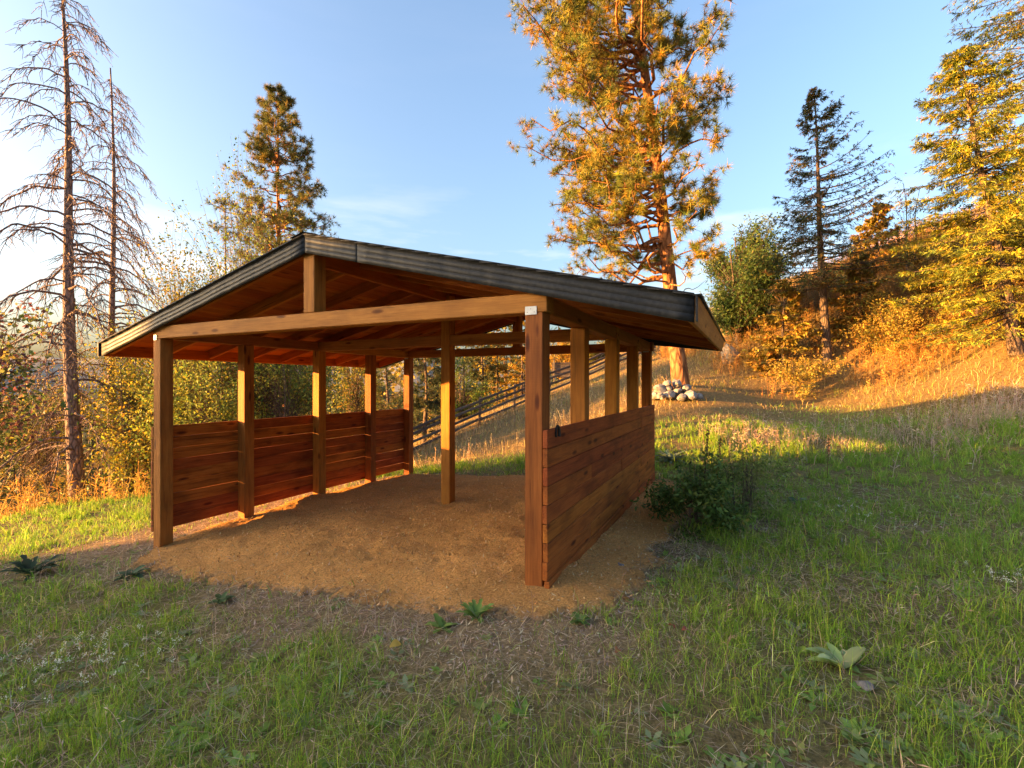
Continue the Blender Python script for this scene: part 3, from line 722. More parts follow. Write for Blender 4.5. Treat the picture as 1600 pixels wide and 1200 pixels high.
def dead_conifer(name, label, base, height, r0, lean=(0, 0), start=.12, nbr=70, blen=2.0, tw=14):
    e = empty(name, base, label=label, cat='dead tree')
    g = Geo(); p, t = trunk(g, (0, 0, -.4), (lean[0], lean[1], height), r0, .02, 18, .08, 9, seed=height); g.build('trunk', M['bark_dead'], e, smooth=True)
    h = start + (.985 - start) * (np.arange(nbr) + rng.uniform(-.4, .4, nbr)) / nbr; h = np.clip(h, start, .985); st = on_path(p, t, h)
    az = rng.uniform(0, 2 * np.pi, nbr); L = blen * (1 - (h - start) / (1 - start)) ** .55 * rng.uniform(.5, 1.1, nbr) + .15
    L *= np.where(h < .35, rng.uniform(.35, .9, nbr), 1)
    out = np.stack([np.cos(az), np.sin(az), np.zeros(nbr)], 1); K = 11; s = np.linspace(0, 1, K)
    a = rng.uniform(.15, .45, nbr)[:, None]; b = rng.uniform(.6, 1.25, nbr)[:, None]
    P_ = st[:, None] + out[:, None] * (L[:, None] * (s - .18 * s ** 3))[..., None]
    P_[..., 2] += L[:, None] * (a * s - b * s ** 2.1)
    P_[:, 1:] += rng.normal(0, .012, P_[:, 1:].shape) * L[:, None, None]
    gb = Geo(); tubes(gb, P_, np.linspace(1, .22, K)[None] * np.clip(L * .014, .012, .04)[:, None], 4, np.array((.5, .5, .5)))
    tp = []; tr = []
    for i in range(nbr):
        m = int(tw * (.4 + L[i] / blen)); q = rng.uniform(.2, 1, m); b0 = on_path(P_[i], s, q)
        side = np.cross(out[i], [0, 0, 1]) * rng.choice([-1, 1], m)[:, None]
        d = nrm(out[i] * rng.uniform(.1, .8, (m, 1)) + side * rng.uniform(.1, .8, (m, 1)) + np.array([0, 0, -.55]) + rng.normal(0, .2, (m, 3)))
        l = rng.uniform(.12, .55, m) * (.6 + .5 * L[i] / blen)
        m1 = b0 + d * l[:, None] * .5 + rng.normal(0, .02, (m, 3)); e1 = b0 + d * l[:, None] + np.array([0, 0, -.25]) * (l ** 1.2)[:, None]
        tp.append(np.stack([b0, m1, e1], 1)); tr.append(np.tile([.009, .007, .005], (m, 1)))
    tubes(gb, np.concatenate(tp), np.concatenate(tr), 3, np.array((.5, .5, .5)))
    gb.build('branches', M['bark_dead'], e, smooth=True)
    return e

BRIGHT = 1.45
# --- bare dead conifers on the left
b = G(125, 13); dead_conifer('dead_conifer', 'tall bare dead conifer with thick trunk and drooping branches at far left', b, 15.5, .21, (-.55, 0), .14, 125, 3.4, 30)
b = G(181, 16); dead_conifer('dead_conifer', 'slimmer bare dead conifer just right of the thick dead trunk', b, top_z(100, 16) - b.z, .16, (-.35, .2), .14, 115, 2.9, 26)
b = G(345, 27); dead_conifer('dead_conifer', 'small bare dead treetop showing above the leafy bushes left of the ridge', b, top_z(318, 27) - b.z, .16, (.25, 0), .35, 60, 1.6, 12)
# --- pines
b = G(448, 24); pine('pine_tree', 'half height pine standing behind the left roof slope beside the peak', b, top_z(146, 24) - b.z, .22, (-.45, 0), .36, 3.2, 170, .25, None, [(.09, .10, .03), (.13, .12, .03), (.17, .12, .03), (.06, .08, .03)], 24, subs=8, tw=.010, per=(3, 6))
b = G(1066, 14.5); pine('pine_tree', 'very tall pine with orange lit needles rising behind the right roof slope', b, 19.0, .25, (-2.25, .3), .15, 3.8, 235, .23, R(195), [(.13, .135, .03), (.19, .155, .03), (.24, .15, .028), (.09, .115, .03)], 32, subs=10, shape=lambda r: np.minimum(1, .62 + r * 1.0) * np.clip(1.25 - r, .1, 1) ** .7, bare=7, tw=.0075, per=(3, 7))
# --- firs on the right hill
b = G(1293, 16.5); fir('fir_tree', 'dark spire shaped fir standing alone against the sky on the hill', b, top_z(142, 16.5) - b.z, .17, (-.45, 0), .30, 2.8, 170, [(.05, .07, .03), (.065, .085, .032), (.12, .085, .035), (.15, .095, .035)], .12, 26, .11, .026, upt=.42, bias=R(-20), per=12)
b = G(1590, 13); fir('fir_tree', 'golden lit fir leaning left beside the right edge of the hill', b, top_z(80, 13) - b.z, .17, (-1.35, .2), .14, 2.5, 210, [(.22, .21, .035), (.28, .22, .035), (.16, .18, .035), (.09, .12, .03)], .30, 40, .11, .021, upt=.22, shape=lambda r: (1 - r) ** .6 * .9 + .1, per=17)
b = G(1690, 14.5); fir('fir_tree', 'taller golden fir reaching in from the right edge, cut off by the frame', b, 16.5, .24, (-.8, .2), .12, 4.0, 260, [(.22, .21, .035), (.28, .22, .035), (.16, .18, .035), (.09, .12, .03)], .28, 38, .12, .024, upt=.2, per=17)
b = G(1372, 20); fir('young_fir', 'narrow brownish young fir right of the dark spire fir', b, top_z(318, 20) - b.z, .10, (0, 0), .08, 1.5, 90, [(.26, .15, .035), (.18, .15, .035), (.24, .17, .04)], .2, 24, .14, .06)
b = G(1345, 17); fir('young_fir', 'bushy amber young fir in front of the narrow brownish one', b, top_z(400, 17) - b.z, .09, (0, 0), .05, 1.5, 90, [(.26, .15, .035), (.18, .15, .035), (.24, .17, .04)], .2, 24, .14, .06)
b = G(1225, 17); fir('young_fir', 'low amber fir between the dark leafy tree and the spire fir trunk', b, top_z(440, 17) - b.z, .09, (0, 0), .06, 1.45, 90, [(.26, .15, .035), (.18, .15, .035), (.24, .17, .04)], .2, 24, .14, .06)
# --- broadleaf trees on the right hill
b = G(1160, 20); broadleaf('leafy_tree', 'dark green rounded leafy tree behind the right eave corner', b, top_z(352, 20) - b.z, 2.2, [(.045, .085, .025), (.06, .10, .03), (.09, .11, .03), (.035, .065, .025)], 24000, .20, 4, .07, .18, ratio=.3, clump=.24)
b = G(1422, 18); broadleaf('red_leaf_sapling', 'thin nearly leafless sapling with a few red leaves', b, top_z(280, 18) - b.z, 1.1, [(.28, .05, .03), (.30, .09, .04)], 260, .09, 5, .03, .35)
AU = [(.28, .17, .04), (.20, .15, .035), (.32, .22, .055), (.14, .14, .035)]
b = G(1395, 15.5); broadleaf('autumn_shrub', 'orange autumn shrub right of the spire fir trunk', b, 1.9, 1.3, AU, 6000, .07, 8, .02, .0, cat='shrub')
b = G(1470, 16.5); broadleaf('autumn_shrub', 'larger amber shrub left of the leaning golden fir', b, 2.6, 1.6, AU, 8000, .075, 8, .02, .0, cat='shrub')
b = G(1535, 14.5); broadleaf('autumn_shrub', 'low yellow shrub at the foot of the leaning golden fir', b, 1.3, 1.2, [(.34, .24, .045), (.28, .20, .04), (.20, .17, .035)], 4500, .065, 8, .02, .0, cat='shrub')
b = G(1248, 14.8); broadleaf('autumn_shrub', 'small rusty shrub left of the spire fir trunk', b, 1.2, .95, AU, 4000, .06, 8, .02, .0, cat='shrub')
# --- left side
LY = [(.18, .19, .035), (.26, .22, .035), (.11, .15, .035), (.32, .22, .035)]
LG = [(.08, .13, .032), (.12, .17, .035), (.17, .185, .035), (.23, .21, .035)]
b = G(-25, 9.0); broadleaf('leafy_tree', 'near leafy tree with olive and purple brown leaves at the left edge', b, top_z(465, 9.0) - b.z, 1.35, [(.12, .15, .04), (.20, .18, .05), (.16, .07, .06), (.12, .06, .055), (.08, .12, .035)], 4200, .10, 4, .03, .30, ratio=.7)
b = G(215, 13.5); broadleaf('leafy_shrub', 'yellow green shrub beside the slim dead trunk left of the shelter', b, top_z(560, 13.5) - b.z, 1.6, LY, 9000, .085, 5, .03, .05)
b = G(60, 17); broadleaf('leafy_shrub', 'golden shrub low behind the thick dead trunk', b, top_z(570, 17) - b.z, 1.9, [(.24, .16, .03), (.12, .12, .03), (.07, .09, .03)], 9000, .10, 5, .03, .05)
b = G(290, 15); broadleaf('leafy_tree', 'tall yellow green tree over the left end of the roof', b, top_z(415, 15) - b.z, 2.3, LY, 22000, .095, 4, .06, .10, lobes=26)
b = G(395, 17); broadleaf('leafy_tree', 'tallest green leafy tree rising over the middle of the left roof slope', b, top_z(345, 17) - b.z, 2.7, LG, 30000, .10, 4, .07, .10, lobes=30)
b = G(330, 13); broadleaf('leafy_shrub', 'dense green shrub seen between the first two left posts', b, top_z(545, 13) - b.z, 1.7, LG, 12000, .08, 6, .03, .02)
b = G(440, 14.5); broadleaf('leafy_shrub', 'dense green shrub seen between the second and third left posts', b, top_z(530, 14.5) - b.z, 1.5, LG, 11000, .085, 6, .03, .02)
b = G(545, 20); broadleaf('leafy_tree', 'loose olive tree seen between the third and fourth left posts', b, top_z(520, 20) - b.z, 1.5, LY, 7000, .10, 3, .06, .12)
# --- trees across the slope, seen through the shelter
b = G(605, 26); pine('young_pine', 'slender pine seen between the two rearmost left posts', b, top_z(505, 26) - b.z, .12, (0, 0), .2, 1.6, 55, .25, None, [(.06, .08, .03), (.09, .09, .03), (.14, .10, .03)], 12, subs=5, tw=.014, barkm='bark_dark')
b = G(663, 22); pine('young_pine', 'dark dense pine just right of the rear left corner post', b, top_z(500, 22) - b.z, .13, (0, 0), .06, 1.3, 75, .22, None, [(.035, .05, .025), (.05, .065, .025), (.08, .075, .03)], 14, subs=6, tw=.014, barkm='bark_dark')
b = G(722, 27); broadleaf('leafy_shrub', 'rounded bright green bush right of the centre post', b, top_z(560, 27) - b.z, 1.6, [(.06, .11, .025), (.10, .15, .03), (.14, .16, .03)], 8000, .11, 5, .04, .02)
b = G(752, 30); pine('young_pine', 'thin dark trunked pine between the green bush and the yellow larch', b, top_z(500, 30) - b.z, .12, (0, 0), .35, 1.5, 45, .25, None, [(.05, .065, .025), (.08, .08, .03)], 12, subs=5, tw=.014, barkm='bark_dark')
LA = [(.30, .19, .03), (.26, .15, .025), (.20, .16, .03)]
b = G(776, 31); fir('larch_tree', 'bright yellow larch seen right of the thin dark pine', b, top_z(505, 31) - b.z, .12, (0, 0), .06, 1.5, 80, LA, .15, 16, .16, .06, cat='larch tree')
b = G(815, 34); fir('larch_tree', 'yellow larch partly hidden by the front right post', b, top_z(500, 34) - b.z, .12, (0, 0), .08, 1.4, 80, LA, .15, 16, .16, .06, cat='larch tree')
b = G(790, 38); pine('young_pine', 'tall thin pine among the yellow larches', b, top_z(480, 38) - b.z, .14, (0, 0), .4, 1.6, 45, .28, None, [(.05, .065, .025), (.09, .09, .03)], 12, subs=5, tw=.016, barkm='bark_dark')
b = G(884, 38); broadleaf('leafy_tree', 'orange leaved tree above the grey boards on the slope', b, top_z(525, 38) - b.z, 2.2, [(.30, .15, .03), (.24, .15, .03), (.14, .12, .03)], 7000, .15, 3, .08, .2)
b = G(935, 42); broadleaf('leafy_tree', 'olive tree on the skyline right of the orange one', b, top_z(535, 42) - b.z, 2.2, [(.12, .12, .03), (.18, .14, .03)], 5000, .16, 3, .08, .2)
b = G(560, 32); fir('larch_tree', 'amber larch in the gap left of the fourth left post', b, top_z(520, 32) - b.z, .12, (0, 0), .08, 1.6, 70, LA, .15, 16, .16, .06, cat='larch tree')

BRIGHT = 1.2
# far wood: many small conifers and round crowns that read as one mass
def far_wood():
    g = Geo(); n = 800
    D = rng.uniform(36, 150, n); px = rng.uniform(-250, 900, n) ; x = (px - 800) / F * D
    k = ~((px > 560) & (D < 48)); x, D = x[k], D[k]; n = len(x)
    z = terrain(x, D); H = rng.uniform(5, 13, n)
    for i in range(n):
        m = 110; con = rng.random() < .6
        hh = rng.random(m)
        if con: rr = (1 - hh) * H[i] * .22 * rng.uniform(.3, 1, m); zz = z[i] + H[i] * (.08 + .92 * hh)
        else: rr = np.sqrt(np.clip(1 - (2 * hh - 1) ** 2, 0, 1)) * H[i] * .24 * rng.uniform(.4, 1, m); zz = z[i] + H[i] * (.15 + .7 * hh)
        a = rng.uniform(0, 2 * np.pi, m); b0 = np.stack([x[i] + np.cos(a) * rr, D[i] + np.sin(a) * rr, zz], 1)
        d = np.stack([np.cos(a), np.sin(a), rng.uniform(-.6, .4, m)], 1) + rng.normal(0, .4, (m, 3))
        base = pal([(.045, .06, .028), (.07, .08, .03), (.24, .16, .03), (.12, .12, .03)], 1, .1, [.45, .25, .15, .15])
        kites(g, b0, d, np.cross(nrm(d), rand_dirs(m)), H[i] * rng.uniform(.05, .10, m), H[i] * rng.uniform(.025, .05, m), np.repeat(base, m, 0) * rng.uniform(.7, 1.3, (m, 1)), .2)
    P_ = np.stack([np.stack([x, D, z - .3], 1), np.stack([x, D, z + H * .8], 1)], 1); tubes(g, P_, np.tile([.12, .03], (n, 1)), 4, np.array((.06, .045, .035)))
    o = g.build('far_wood', M['needle']); tag(o, 'distant mixed wood of conifers and autumn trees down the valley', 'wood', kind='stuff')
far_wood()

# far hills across the valley
def hills():
    g = Geo(); n = 160; az = np.linspace(R(-75), R(75), n); rows = []
    for D, zb in ((2600, -60), (3600, .55), (5200, 1.0), (6500, -.2)):
        h = (110 + 150 * vnoise(az * 5, az * 0 + 3, 1, 31, 4) + 110) * zb if zb > 0 else np.full(n, -60.)
        rows.append(np.stack([np.sin(az) * D, np.cos(az) * D, h], 1))
    v = np.array(rows); idx = np.arange(v.shape[0] * n).reshape(-1, n)
    q = np.stack([idx[:-1, :-1], idx[:-1, 1:], idx[1:, 1:], idx[1:, :-1]], -1).reshape(-1, 4)
    g.add(v.reshape(-1, 3), q, np.array((.2, .2, .2))); o = g.build('far_hills', plain('far_hill', (.15, .14, .12), .95, 0, .3, .01, 0), smooth=True); tag(o, kind='structure')
hills()

# ------------------------------------------------------------------ grass and ground plants
def blades(g, x, y, h, w, col, lean=.5, zoff=0.0, bendy=.5):
    n = len(x); z = terrain(x, y) + zoff
    a = rng.uniform(0, 2 * np.pi, n); l = np.abs(rng.normal(0, lean, n))
    d = np.stack([np.cos(a) * l, np.sin(a) * l, np.ones(n)], 1); d = nrm(d)
    hd = np.stack([np.cos(a), np.sin(a), np.zeros(n)], 1)
    b0 = rng.uniform(0, 2 * np.pi, n); sd_ = np.stack([np.cos(b0), np.sin(b0), np.zeros(n)], 1)
    base = np.stack([x, y, z - .01], 1); h = h[:, None]; w = w[:, None]
    mid = base + d * h * .55; tip = base + d * h + hd * h * bendy * rng.uniform(0, 1, (n, 1)); tip[:, 2] -= (h[:, 0] * bendy * .25)
    tip[:, 2] = np.maximum(tip[:, 2], z + .006)
    v = np.stack([base - sd_ * w * .5, base + sd_ * w * .5, mid - sd_ * w * .38, mid + sd_ * w * .38, tip], 1).reshape(-1, 3)
    i = np.arange(n)[:, None] * 5
    g.add(v, [i + np.array([[0, 1, 3, 2]]), i + np.array([[2, 3, 4]])], np.repeat(col, 5, 0))

def scatter(n, x0, x1, y0, y1, ref=3.0, p=1.3):
    x = rng.uniform(x0, x1, n); y = rng.uniform(y0, y1, n); d = np.hypot(x, y)
    k = (rng.random(n) < np.minimum(1, (ref / np.maximum(d, .1)) ** p)) & (np.abs(x) < y * 1.15 + 1.2)
    return x[k], y[k]
GREEN = [(.16, .27, .026), (.21, .32, .036), (.29, .34, .052), (.11, .21, .028)]
DRY = [(.50, .36, .17), (.58, .44, .23), (.38, .26, .12), (.52, .38, .24)]

BRIGHT = 1.3
CLEAR = [(1318, 2.5, .17), (690, 3.05, .10), (745, 3.15, .12), (905, 3.0, .08), (205, 4.75, .16), (617, 2.8, .05), (1315, 3.2, .05), (1049, 2.85, .04), (1069, 2.82, .04), (963, 2.62, .04), (1150, 2.33, .04), (1352, 2.35, .04)]
def meadow():
    g = Geo(); n = 900000
    x, y = scatter(n, -13, 14, 1.2, 13.5, 3.0, 1.45)
    tx, ty = scatter(30000, -9, 11, 1.3, 11, 3.4, 1.1); kt = rng.random(len(tx)) < np.clip(.40 + .9 * vnoise(tx, ty, 1.3, 45), .02, 1); tx, ty = tx[kt], ty[kt]
    tr = .012 + .03 * rng.random(len(tx)); nb_ = 22; ntf = len(tx) * nb_
    x = np.concatenate([x, np.repeat(tx, nb_) + rng.normal(0, 1, ntf) * np.repeat(tr, nb_)]); y = np.concatenate([y, np.repeat(ty, nb_) + rng.normal(0, 1, ntf) * np.repeat(tr, nb_)])
    tuft = np.concatenate([np.zeros(len(x) - ntf), np.repeat(rng.uniform(.5, 1.3, len(tx)), nb_)])
    bed = bed_mask(x, y); ap = apron_mask(x, y); dry, belt = zones(x, y)
    f1 = vnoise(x, y, .55, 41); f2 = vnoise(x, y, 1.9, 42); f3 = vnoise(x, y, 5.5, 43)
    dens = np.clip(.66 + .55 * f1 + .75 * f2 + .6 * f3, .06, 1)
    dens *= (1 - bed) * (1 - .88 * ap)
    dens = np.where(tuft > 0, (1 - bed) * (1 - .8 * ap), dens)
    for px_, D_, r_ in CLEAR: dens = np.where(np.hypot(x - (px_ - 800) / F * D_, y - D_ + r_ * .5) < r_, dens * .12, dens)
    k = (rng.random(len(x)) < dens) & (dry < .8)
    x, y, f1, f2, f3, ap, belt, dry, tuft = [q[k] for q in (x, y, f1, f2, f3, ap, belt, dry, tuft)]; n = len(x)
    d = np.hypot(x, y)
    lush = sstep(3.4, 5.0, x * .55 + y * .62 + .5 * f1) * sstep(1.5, 2.5, x + .4 * f2)          # greener sward right of the shelter
    leftl = sstep(3.6, 5.2, -x) * sstep(4, 5.5, y)
    pg = np.clip(.74 + .25 * (tuft > 0) + .55 * f2 * .7 + .35 * f1 + .40 * np.maximum(lush, leftl) - .9 * belt - .6 * dry - .35 * ap, .05, .97)
    isg = rng.random(n) < pg
    cg = pal(GREEN, n, .2); cl = pal([(.14, .27, .035), (.19, .32, .05), (.25, .34, .06)], n, .16)
    cg = np.where((rng.random(n) < np.maximum(lush, leftl) * .8)[:, None], cl, cg)
    cdry = pal(DRY, n, .2); cb = pal([(.46, .34, .25), (.52, .40, .31), (.40, .28, .20)], n, .15); cdry = np.where((rng.random(n) < belt)[:, None], cb, cdry)
    c = np.where(isg[:, None], cg, cdry)
    h = rng.gamma(5, .2, n) * (.055 + .05 * np.clip(f2 + .4, 0, 1) + .03 * np.clip(f1, 0, 1)) * np.where(isg, 1, .9) * (1 + 1.6 * belt) * (1 - .35 * ap)
    h = np.clip(h * np.where(d > 5, 1.1, 1.0) * (1 + .5 * tuft), .015, .34)
    w = rng.uniform(.0022, .0046, n) * np.clip(d / 3.0, .8, 3.6) ** .8
    ln = np.where(isg, .5, .9)
    blades(g, x, y, h, w, c, ln, bendy=.6)
    o = g.build('meadow_grass', M['grass']); tag(o, 'short green and straw coloured grass around the shelter', 'grass', kind='stuff')
    # flat dry stems and thatch lying on the soil
    g = Geo(); n = 110000; x, y = scatter(n, -6, 7, 1.4, 7, 3.2, 1.5)
    k = rng.random(len(x)) < (1 - bed_mask(x, y)) * np.clip(.5 - .6 * vnoise(x, y, 1.9, 42), .15, 1); x, y = x[k], y[k]; n = len(x)
    d = np.hypot(x, y)
    dr = rand_dirs(n); dr[:, 2] = rng.uniform(-.02, .28, n); b = np.stack([x, y, terrain(x, y) + rng.uniform(.003, .03, n)], 1)
    kites(g, b, dr, np.cross(nrm(dr), [0, 0, 1.]), rng.uniform(.04, .17, n), rng.uniform(.002, .005, n) * np.clip(d / 3, .8, 2), pal([(.40, .30, .18), (.48, .38, .26), (.30, .21, .13), (.36, .26, .20)], n, .2))
    o = g.build('dry_thatch', M['grass']); tag(o, 'dry straw stems lying flat among the foreground grass', 'straw', kind='stuff')
    # small broad leaved weeds
    g = Geo(); n = 17000; x, y = scatter(n, -7, 9, 1.4, 9, 3.4, 1.2)
    k = rng.random(len(x)) < (1 - bed_mask(x, y)) * (1 - .8 * apron_mask(x, y)) * np.clip(.3 + .9 * vnoise(x, y, 1.1, 47), .03, 1); x, y = x[k], y[k]; n = len(x)
    m = 9; X = np.repeat(x, m) + rng.normal(0, .012, n * m); Y = np.repeat(y, m) + rng.normal(0, .012, n * m)
    a = rng.uniform(0, 2 * np.pi, n * m); dr = np.stack([np.cos(a), np.sin(a), rng.uniform(.15, .9, n * m)], 1)
    sc = np.repeat(rng.uniform(.5, 1.3, n), m)
    kites(g, np.stack([X, Y, terrain(X, Y) + .004], 1), dr, np.cross(nrm(dr), [0, 0, 1.]), .055 * sc * rng.uniform(.7, 1.3, n * m), .026 * sc, np.repeat(pal([(.13, .22, .045), (.17, .27, .055), (.22, .28, .08), (.20, .25, .12)], n, .15), m, 0), .25)
    o = g.build('low_weeds', M['leaf']); tag(o, 'small broad leaved weeds scattered through the foreground grass', 'weeds', kind='stuff')
meadow(); BRIGHT = 1.15

def hill_grass():
    g = Geo(); n = 330000
    x = rng.uniform(-16, 26, n); y = rng.uniform(7, 36, n); d = np.hypot(x, y)
    k = rng.random(n) < np.minimum(1, (11 / d) ** 1.2); x, y = x[k], y[k]
    dry, belt = zones(x, y); f1 = vnoise(x, y, .35, 51); f2 = vnoise(x, y, 1.2, 52)
    path = np.exp(-((y - (13.6 + .22 * (x - 6))) / .8) ** 2) * sstep(4.5, 6, x) * (1 - sstep(9, 11, x))     # trodden green patch by the pine
    k = (rng.random(len(x)) < dry * np.clip(.6 + .5 * f1 + .4 * f2, .12, 1) * (1 - .6 * path)); x, y, f1, f2, path = [q[k] for q in (x, y, f1, f2, path)]; n = len(x); d = np.hypot(x, y)
    tall = sstep(6, 9, x)
    c = pal([(.40, .27, .10), (.48, .34, .14), (.33, .20, .07), (.44, .33, .18), (.25, .21, .06)], n, .18)
    cg = pal([(.16, .20, .04), (.24, .24, .05)], n, .15); c = np.where((rng.random(n) < .12 + .7 * path + .35 * (f2 > .25))[:, None], cg, c)
    h = np.clip(rng.gamma(5, .2, n) * (.13 + .13 * tall * np.clip(.6 + f1, .2, 1.3)) * (1 - .6 * path), .03, .55)
    w = rng.uniform(.004, .008, n) * np.clip(d / 10, .8, 2.6)
    blades(g, x, y, h, w, c, .55, bendy=.7)
    o = g.build('hill_grass', M['grass']); tag(o, 'tall dry golden grass covering the hillside', 'grass', kind='stuff')
hill_grass()

def feathery(name, label, n, xr, yr, hr, cols, dens, cat='brush', wid=1.0, twigs=7):
    """dry stalks with side twigs"""
    g = Geo(); x = rng.uniform(*xr, n); y = rng.uniform(*yr, n); k = rng.random(n) < dens(x, y); x, y = x[k], y[k]; n = len(x)
    z = terrain(x, y); h = rng.uniform(*hr, n); a = rng.uniform(0, 2 * np.pi, n); l = rng.uniform(0, .4, n)
    s = np.linspace(0, 1, 4); b = np.stack([x, y, z - .02], 1); hd = np.stack([np.cos(a), np.sin(a), np.zeros(n)], 1)
    P_ = b[:, None] + hd[:, None] * (l * h)[:, None, None] * (s ** 1.6)[None, :, None]; P_[..., 2] += h[:, None] * s
    c = pal(cols, n, .18)
    tubes(g, P_, np.tile(np.linspace(.006, .002, 4) * wid, (n, 1)), 3, c)
    m = twigs; q = rng.uniform(.25, 1, (n, m)); bp = np.stack([np.stack([np.interp(q[i], s, P_[i, :, j]) for j in range(3)], -1) for i in range(n)])
    dr = rng.normal(0, 1, (n, m, 3)); dr[..., 2] = np.abs(dr[..., 2]) * .6 + .25; dr = dr.reshape(-1, 3); nn = n * m
    kites(g, bp.reshape(-1, 3), dr, np.cross(nrm(dr), rand_dirs(nn)), np.repeat(h, m) * rng.uniform(.08, .28, nn), .010 * wid * rng.uniform(.6, 1.5, nn), np.repeat(c, m, 0) * rng.uniform(.8, 1.25, (nn, 1)), .1)
    o = g.build(name, M['grass']); tag(o, label, cat, kind='stuff'); return o
OR = [(.46, .24, .07), (.40, .20, .06), (.50, .30, .10), (.32, .17, .06)]
feathery('dry_brush', 'thick orange dry brush under the firs on the hillside', 15000, (7.5, 24), (13.5, 25), (.25, 1.0), OR, lambda x, y: np.clip(.35 + 1.1 * vnoise(x, y, .3, 61), 0, 1), wid=1.3, twigs=16)
feathery('pale_dry_weeds', 'belt of pinkish pale dry weeds across the right meadow', 5200, (3, 14), (7.0, 11.5), (.15, .5), [(.48, .36, .28), (.54, .42, .33), (.42, .29, .21)], lambda x, y: zones(x, y)[1] * np.clip(.6 + vnoise(x, y, .6, 62), 0, 1), cat='weeds', twigs=8)
feathery('golden_weeds', 'orange dry weeds below the dead trees at the left edge of the lawn', 3000, (-16, -6.2), (8.2, 15), (.25, 1.0), [(.48, .28, .07), (.42, .22, .06), (.5, .36, .1)], lambda x, y: np.clip(.5 + vnoise(x, y, .5, 63), 0, 1) * sstep(9.0, 10.0, y - .42 * (x + 6.5)), cat='weeds', wid=1.4, twigs=12)
feathery('back_dry_weeds', 'dry straw weeds on the slope behind the shelter', 3000, (-6, 5), (11, 22), (.15, .45), DRY, lambda x, y: np.clip(.3 + vnoise(x, y, .5, 64), 0, 1), cat='weeds', wid=1.3, twigs=6)
feathery('foreground_stalks', 'thin dry seed stalks standing in the foreground grass', 1500, (-5, 6), (1.5, 6), (.08, .24), [(.42, .32, .2), (.48, .38, .28), (.34, .22, .15)], lambda x, y: (1 - bed_mask(x, y)) * np.clip(.5 + vnoise(x, y, .9, 65), .1, 1), cat='stalks', wid=.45, twigs=6)
BRIGHT = 1.15
# ------------------------------------------------------------------ fence, boards and stones on the slope
def fence():
    A = G(640, 18.5); B = G(1075, 28.5); n = 9
    e = empty('rail_fence', A, label='dark weathered rail fence running up the slope behind the shelter', cat='fence')
    pts = []
    for i in range(n):
        t = i / (n - 1); px = 640 + 435 * t; D = 18.5 + 10 * t ** 1.15; pts.append(G(px, D))
    def s_(name, p0, p1, W, H): return stick(name, p0 - A, p1 - A, W, H, M['greywood'], parent=e, bev=.008)
    up = Vector((0, 0, 1))
    for p in pts:
        tl = Vector((random.uniform(-.06, .06), random.uniform(-.06, .06), 0))
        stick('fence_post', p - A - up * .3, p - A + up * 1.22 + tl, .11, .11, M['greywood'], parent=e, up=(0, 1, 0), bev=.015)
    for i in range(n - 1):
        for h in (.28, .55, .83, 1.08):
            a = pts[i] + up * (h + random.uniform(-.04, .04)); b = pts[i + 1] + up * (h + random.uniform(-.04, .04)); d = (b - a).normalized()
            off = Vector((-d.y, d.x, 0)).normalized() * -.085
            s_('rail', a - d * .08 + off, b + d * .08 + off, .05, .10)
fence()
def panel():
    b = G(884, 33); e = empty('plank_panel', b, label='grey weathered plank panel on the slope beyond the fence', cat='panel')
    for k in range(6): stick('board', (-.95, 0, .28 + k * .17), (.95, .1, .30 + k * .17), .03, .155, M['greywood'], parent=e)
    for x in (-.8, .8): stick('panel_post', (x, -.075 + .05, -.2), (x, -.075 + .05, 1.4), .09, .09, M['greywood'], parent=e, up=(0, 1, 0))
panel()
def stone_mesh(name, r, seed, flat=.75):
    bm = bmesh.new(); bmesh.ops.create_icosphere(bm, subdivisions=2, radius=r)
    for v in bm.verts:
        n = v.co.normalized(); q = n * 1.3 + Vector((seed * 7.1, seed * 3.3, seed * 1.7))
        f = 1 + .35 * mnoise.noise(q) + .18 * mnoise.noise(q * 2.6)
        v.co = Vector((n.x * r * f * 1.1, n.y * r * f, n.z * r * f * flat))
    # knock flat facets into it
    for k in range(6):
        d = Vector(rand_dirs(1)[0]); lim = r * random.uniform(.55, .8)
        for v in bm.verts:
            h = v.co.dot(d)
            if h > lim: v.co -= d * (h - lim) * .85
    me = bpy.data.meshes.new(name); bm.to_mesh(me); bm.free(); return me
def stone_pile():
    b = G(1052, 13.2); e = empty('stone_pile', b, label='heap of grey field stones at the foot of the tall pine', cat='stones')
    k = 0
    for lay, (cnt, R_, z) in enumerate(((16, .58, .08), (11, .40, .25), (5, .2, .42))):
        for i in range(cnt):
            a = 2 * math.pi * i / cnt + random.uniform(-.2, .2); rr = R_ * math.sqrt(random.uniform(.25, 1.1))
            me = stone_mesh('stone', random.uniform(.07, .20), k + 1, random.uniform(.65, .9)); me.materials.append(M['rock'])
            o = bpy.data.objects.new('stone', me); COL.objects.link(o); o.parent = e
            o.location = (math.cos(a) * rr * 1.15, math.sin(a) * rr * .8, z + random.uniform(-.03, .05)); o.rotation_euler = (random.uniform(-.4, .4), random.uniform(-.4, .4), random.uniform(0, 6)); k += 1
stone_pile()
def boulder(px, D, r, label, flat=.9, mat='paper_rock', sink=.3, seed=50):
    b = G(px, D); me = stone_mesh('boulder', r, seed, flat); me.materials.append(M[mat])
    o = bpy.data.objects.new('boulder' if r > .2 else 'stone', me); COL.objects.link(o); o.location = b + Vector((0, 0, r * flat * (1 - sink))); o.rotation_euler = (.1, .2, seed)
    tag(o, label, 'boulder' if r > .2 else 'stone')
boulder(1141, 18.5, .40, 'pale boulder on the bank just right of the eave corner', 1.15, sink=.45)
boulder(968, 3.95, .05, 'small grey stone on the shavings beside the right wall', .6, 'rock', .3, 71)
